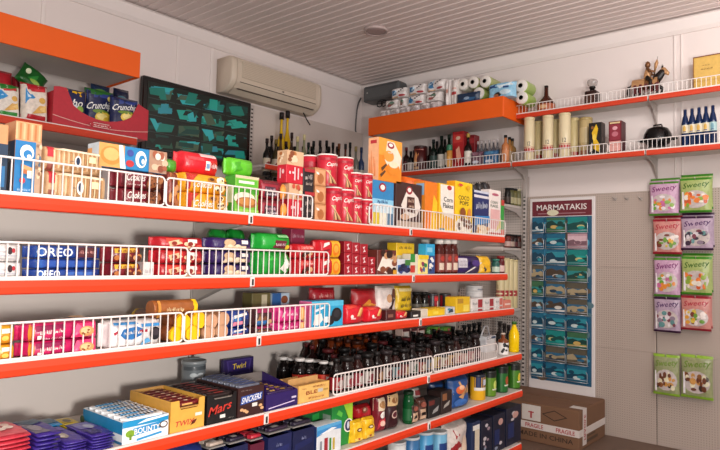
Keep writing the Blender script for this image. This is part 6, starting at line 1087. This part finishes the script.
# ================================================================== carton on the floor
x1 = -1.553; w, d, h = .66, .515, .265; o = empty('cardboard_carton', (x1-w/2, 4.165, .001), 0); tag(o, 'brown cardboard carton on the floor sealed with red and white fragile tape', 'carton')
CB = M('7a5840', .75, 0, .08, 14, .05)
k, tx = MB(), TXB(); k.box(-w/2, w/2, 0, d, 0, h, CB, .004); me_fix(k)
art(k, tx, fF(w, d, h), [('t', '3a2a20', 'MADE IN CHINA', .64, .20, .60, .12), ('p', '3a2a20', [(.60, .78), (.74, .92), (.88, .78), (.74, .64)]), ('p', '7a5840', [(.625, .78), (.74, .895), (.855, .78), (.74, .665)])], lambda c: M(c, .75, 0, .08, 14))
art(k, tx, fR(w, d, h), [('r', '54402f', .2, .12, .7, .2), ('r', '54402f', .3, .26, .6, .3)], lambda c: M(c, .75, 0, .08, 14))
bx = k.build('box', o, fix=False); tx.build('lettering', bx, fix=False)
k = MB(); k.box(-w/2+.003, w/2-.003, .003, d*.49, h+.0005, h+.004, CB); k.box(-w/2+.003, w/2-.003, d*.51, d-.003, h+.0005, h+.004, CB); k.build('top_flap', o)
TW = M('dcd2cc', .4, 0, .06)
k, tx = MB(), TXB(); k.box(-w/2-.0005, w/2+.0015, -.0022, .0, h*.34, h*.52, TW); k.box(w/2+.0003, w/2+.0022, -.002, d, h*.34, h*.52, TW)
art(k, tx, lambda u, v, l: (-w/2+u*w, -.0024-.0006*l, h*(.34+.18*v)), [('t', 'b0282e', 'FRAGILE', .52, .5, .2, .6), ('t', 'b0282e', 'FRAGILE', .86, .5, .2, .6), ('t', 'b0282e', 'FRAGILE', .18, .5, .2, .6)], lambda c: M(c, .4))
tp = k.build('fragile_tape', o, fix=False); tx.build('lettering', tp, fix=False)
k, tx = MB(), TXB(); k.box(w/2-.09, w/2+.002, .06, .13, h+.0045, h+.006, TW); k.box(w/2+.0024, w/2+.004, .06, .13, h*.1, h+.006, TW)
art(k, tx, lambda u, v, l: (w/2+.0042+.0005*l, .065+.06*v, h*(.15+.8*u)), [('t', 'b0282e', 'FRAGILE', .5, .5, .8, .6)], lambda c: M(c, .4)); tp = k.build('fragile_tape', o, fix=False); tx.build('lettering', tp, fix=False)
k, tx = MB(), TXB(); k.box(-.08, .06, -.0045, -.003, h*.56, h*.96, M('d8d0c8', .5)); art(k, tx, lambda u, v, l: (-.08+.14*u, -.0047-.0005*l, h*(.56+.4*v)), [('r', 'b0484a', .45, .15, .55, .6), ('r', 'b0484a', .35, .5, .65, .58)]); k.build('paper_label', o, fix=False)
# ================================================================== light
def area(name, loc, target, size, power, col, sy=None):
    l = bpy.data.lights.new(name, 'AREA'); l.energy = power; l.color = col; l.shape = 'RECTANGLE'; l.size = size; l.size_y = sy or size
    o = bpy.data.objects.new(name, l); C.objects.link(o); o.location = loc; o.rotation_euler = (Vector(target)-Vector(loc)).to_track_quat('-Z', 'Y').to_euler(); return o
l = bpy.data.lights.new('counter_lamp', 'POINT'); l.energy = 215; l.color = (1, .95, .90); l.shadow_soft_size = .16; o = bpy.data.objects.new('counter_lamp', l); C.objects.link(o); o.location = (.75, .15, 1.10)
area('ceiling_tube', (-.05, 3.15, 2.72), (-1.5, 4.76, 2.78), 1.5, 19, (1, .95, .92), .16)
l = bpy.data.lights.new('upper_fill', 'POINT'); l.energy = 62; l.color = (1, .94, .88); l.shadow_soft_size = .25; o = bpy.data.objects.new('upper_fill', l); C.objects.link(o); o.location = (-.1, -.5, 2.5)  # added fill with no real fitting: lifts ceiling, canopy and upper left wall
area('ceiling_fill', (.3, .7, 2.15), (-2.3, 3.1, 3.03), .6, 13, (1, .95, .91), .3)  # invented upward fill, no such fixture here; only brightens the ceiling
wd = bpy.data.worlds.new('daylight'); bpy.context.scene.world = wd; wd.use_nodes = True
bg = wd.node_tree.nodes['Background']; bg.inputs[0].default_value = (.95, .93, .98, 1); bg.inputs[1].default_value = .58
sc = bpy.context.scene; vs = sc.view_settings; vs.view_transform = 'Standard'; vs.look = 'None'; vs.gamma = 1; vs.use_curve_mapping = False; vs.exposure = .1
sc.cycles.max_bounces = 6; sc.cycles.caustics_reflective = False; sc.cycles.caustics_refractive = False
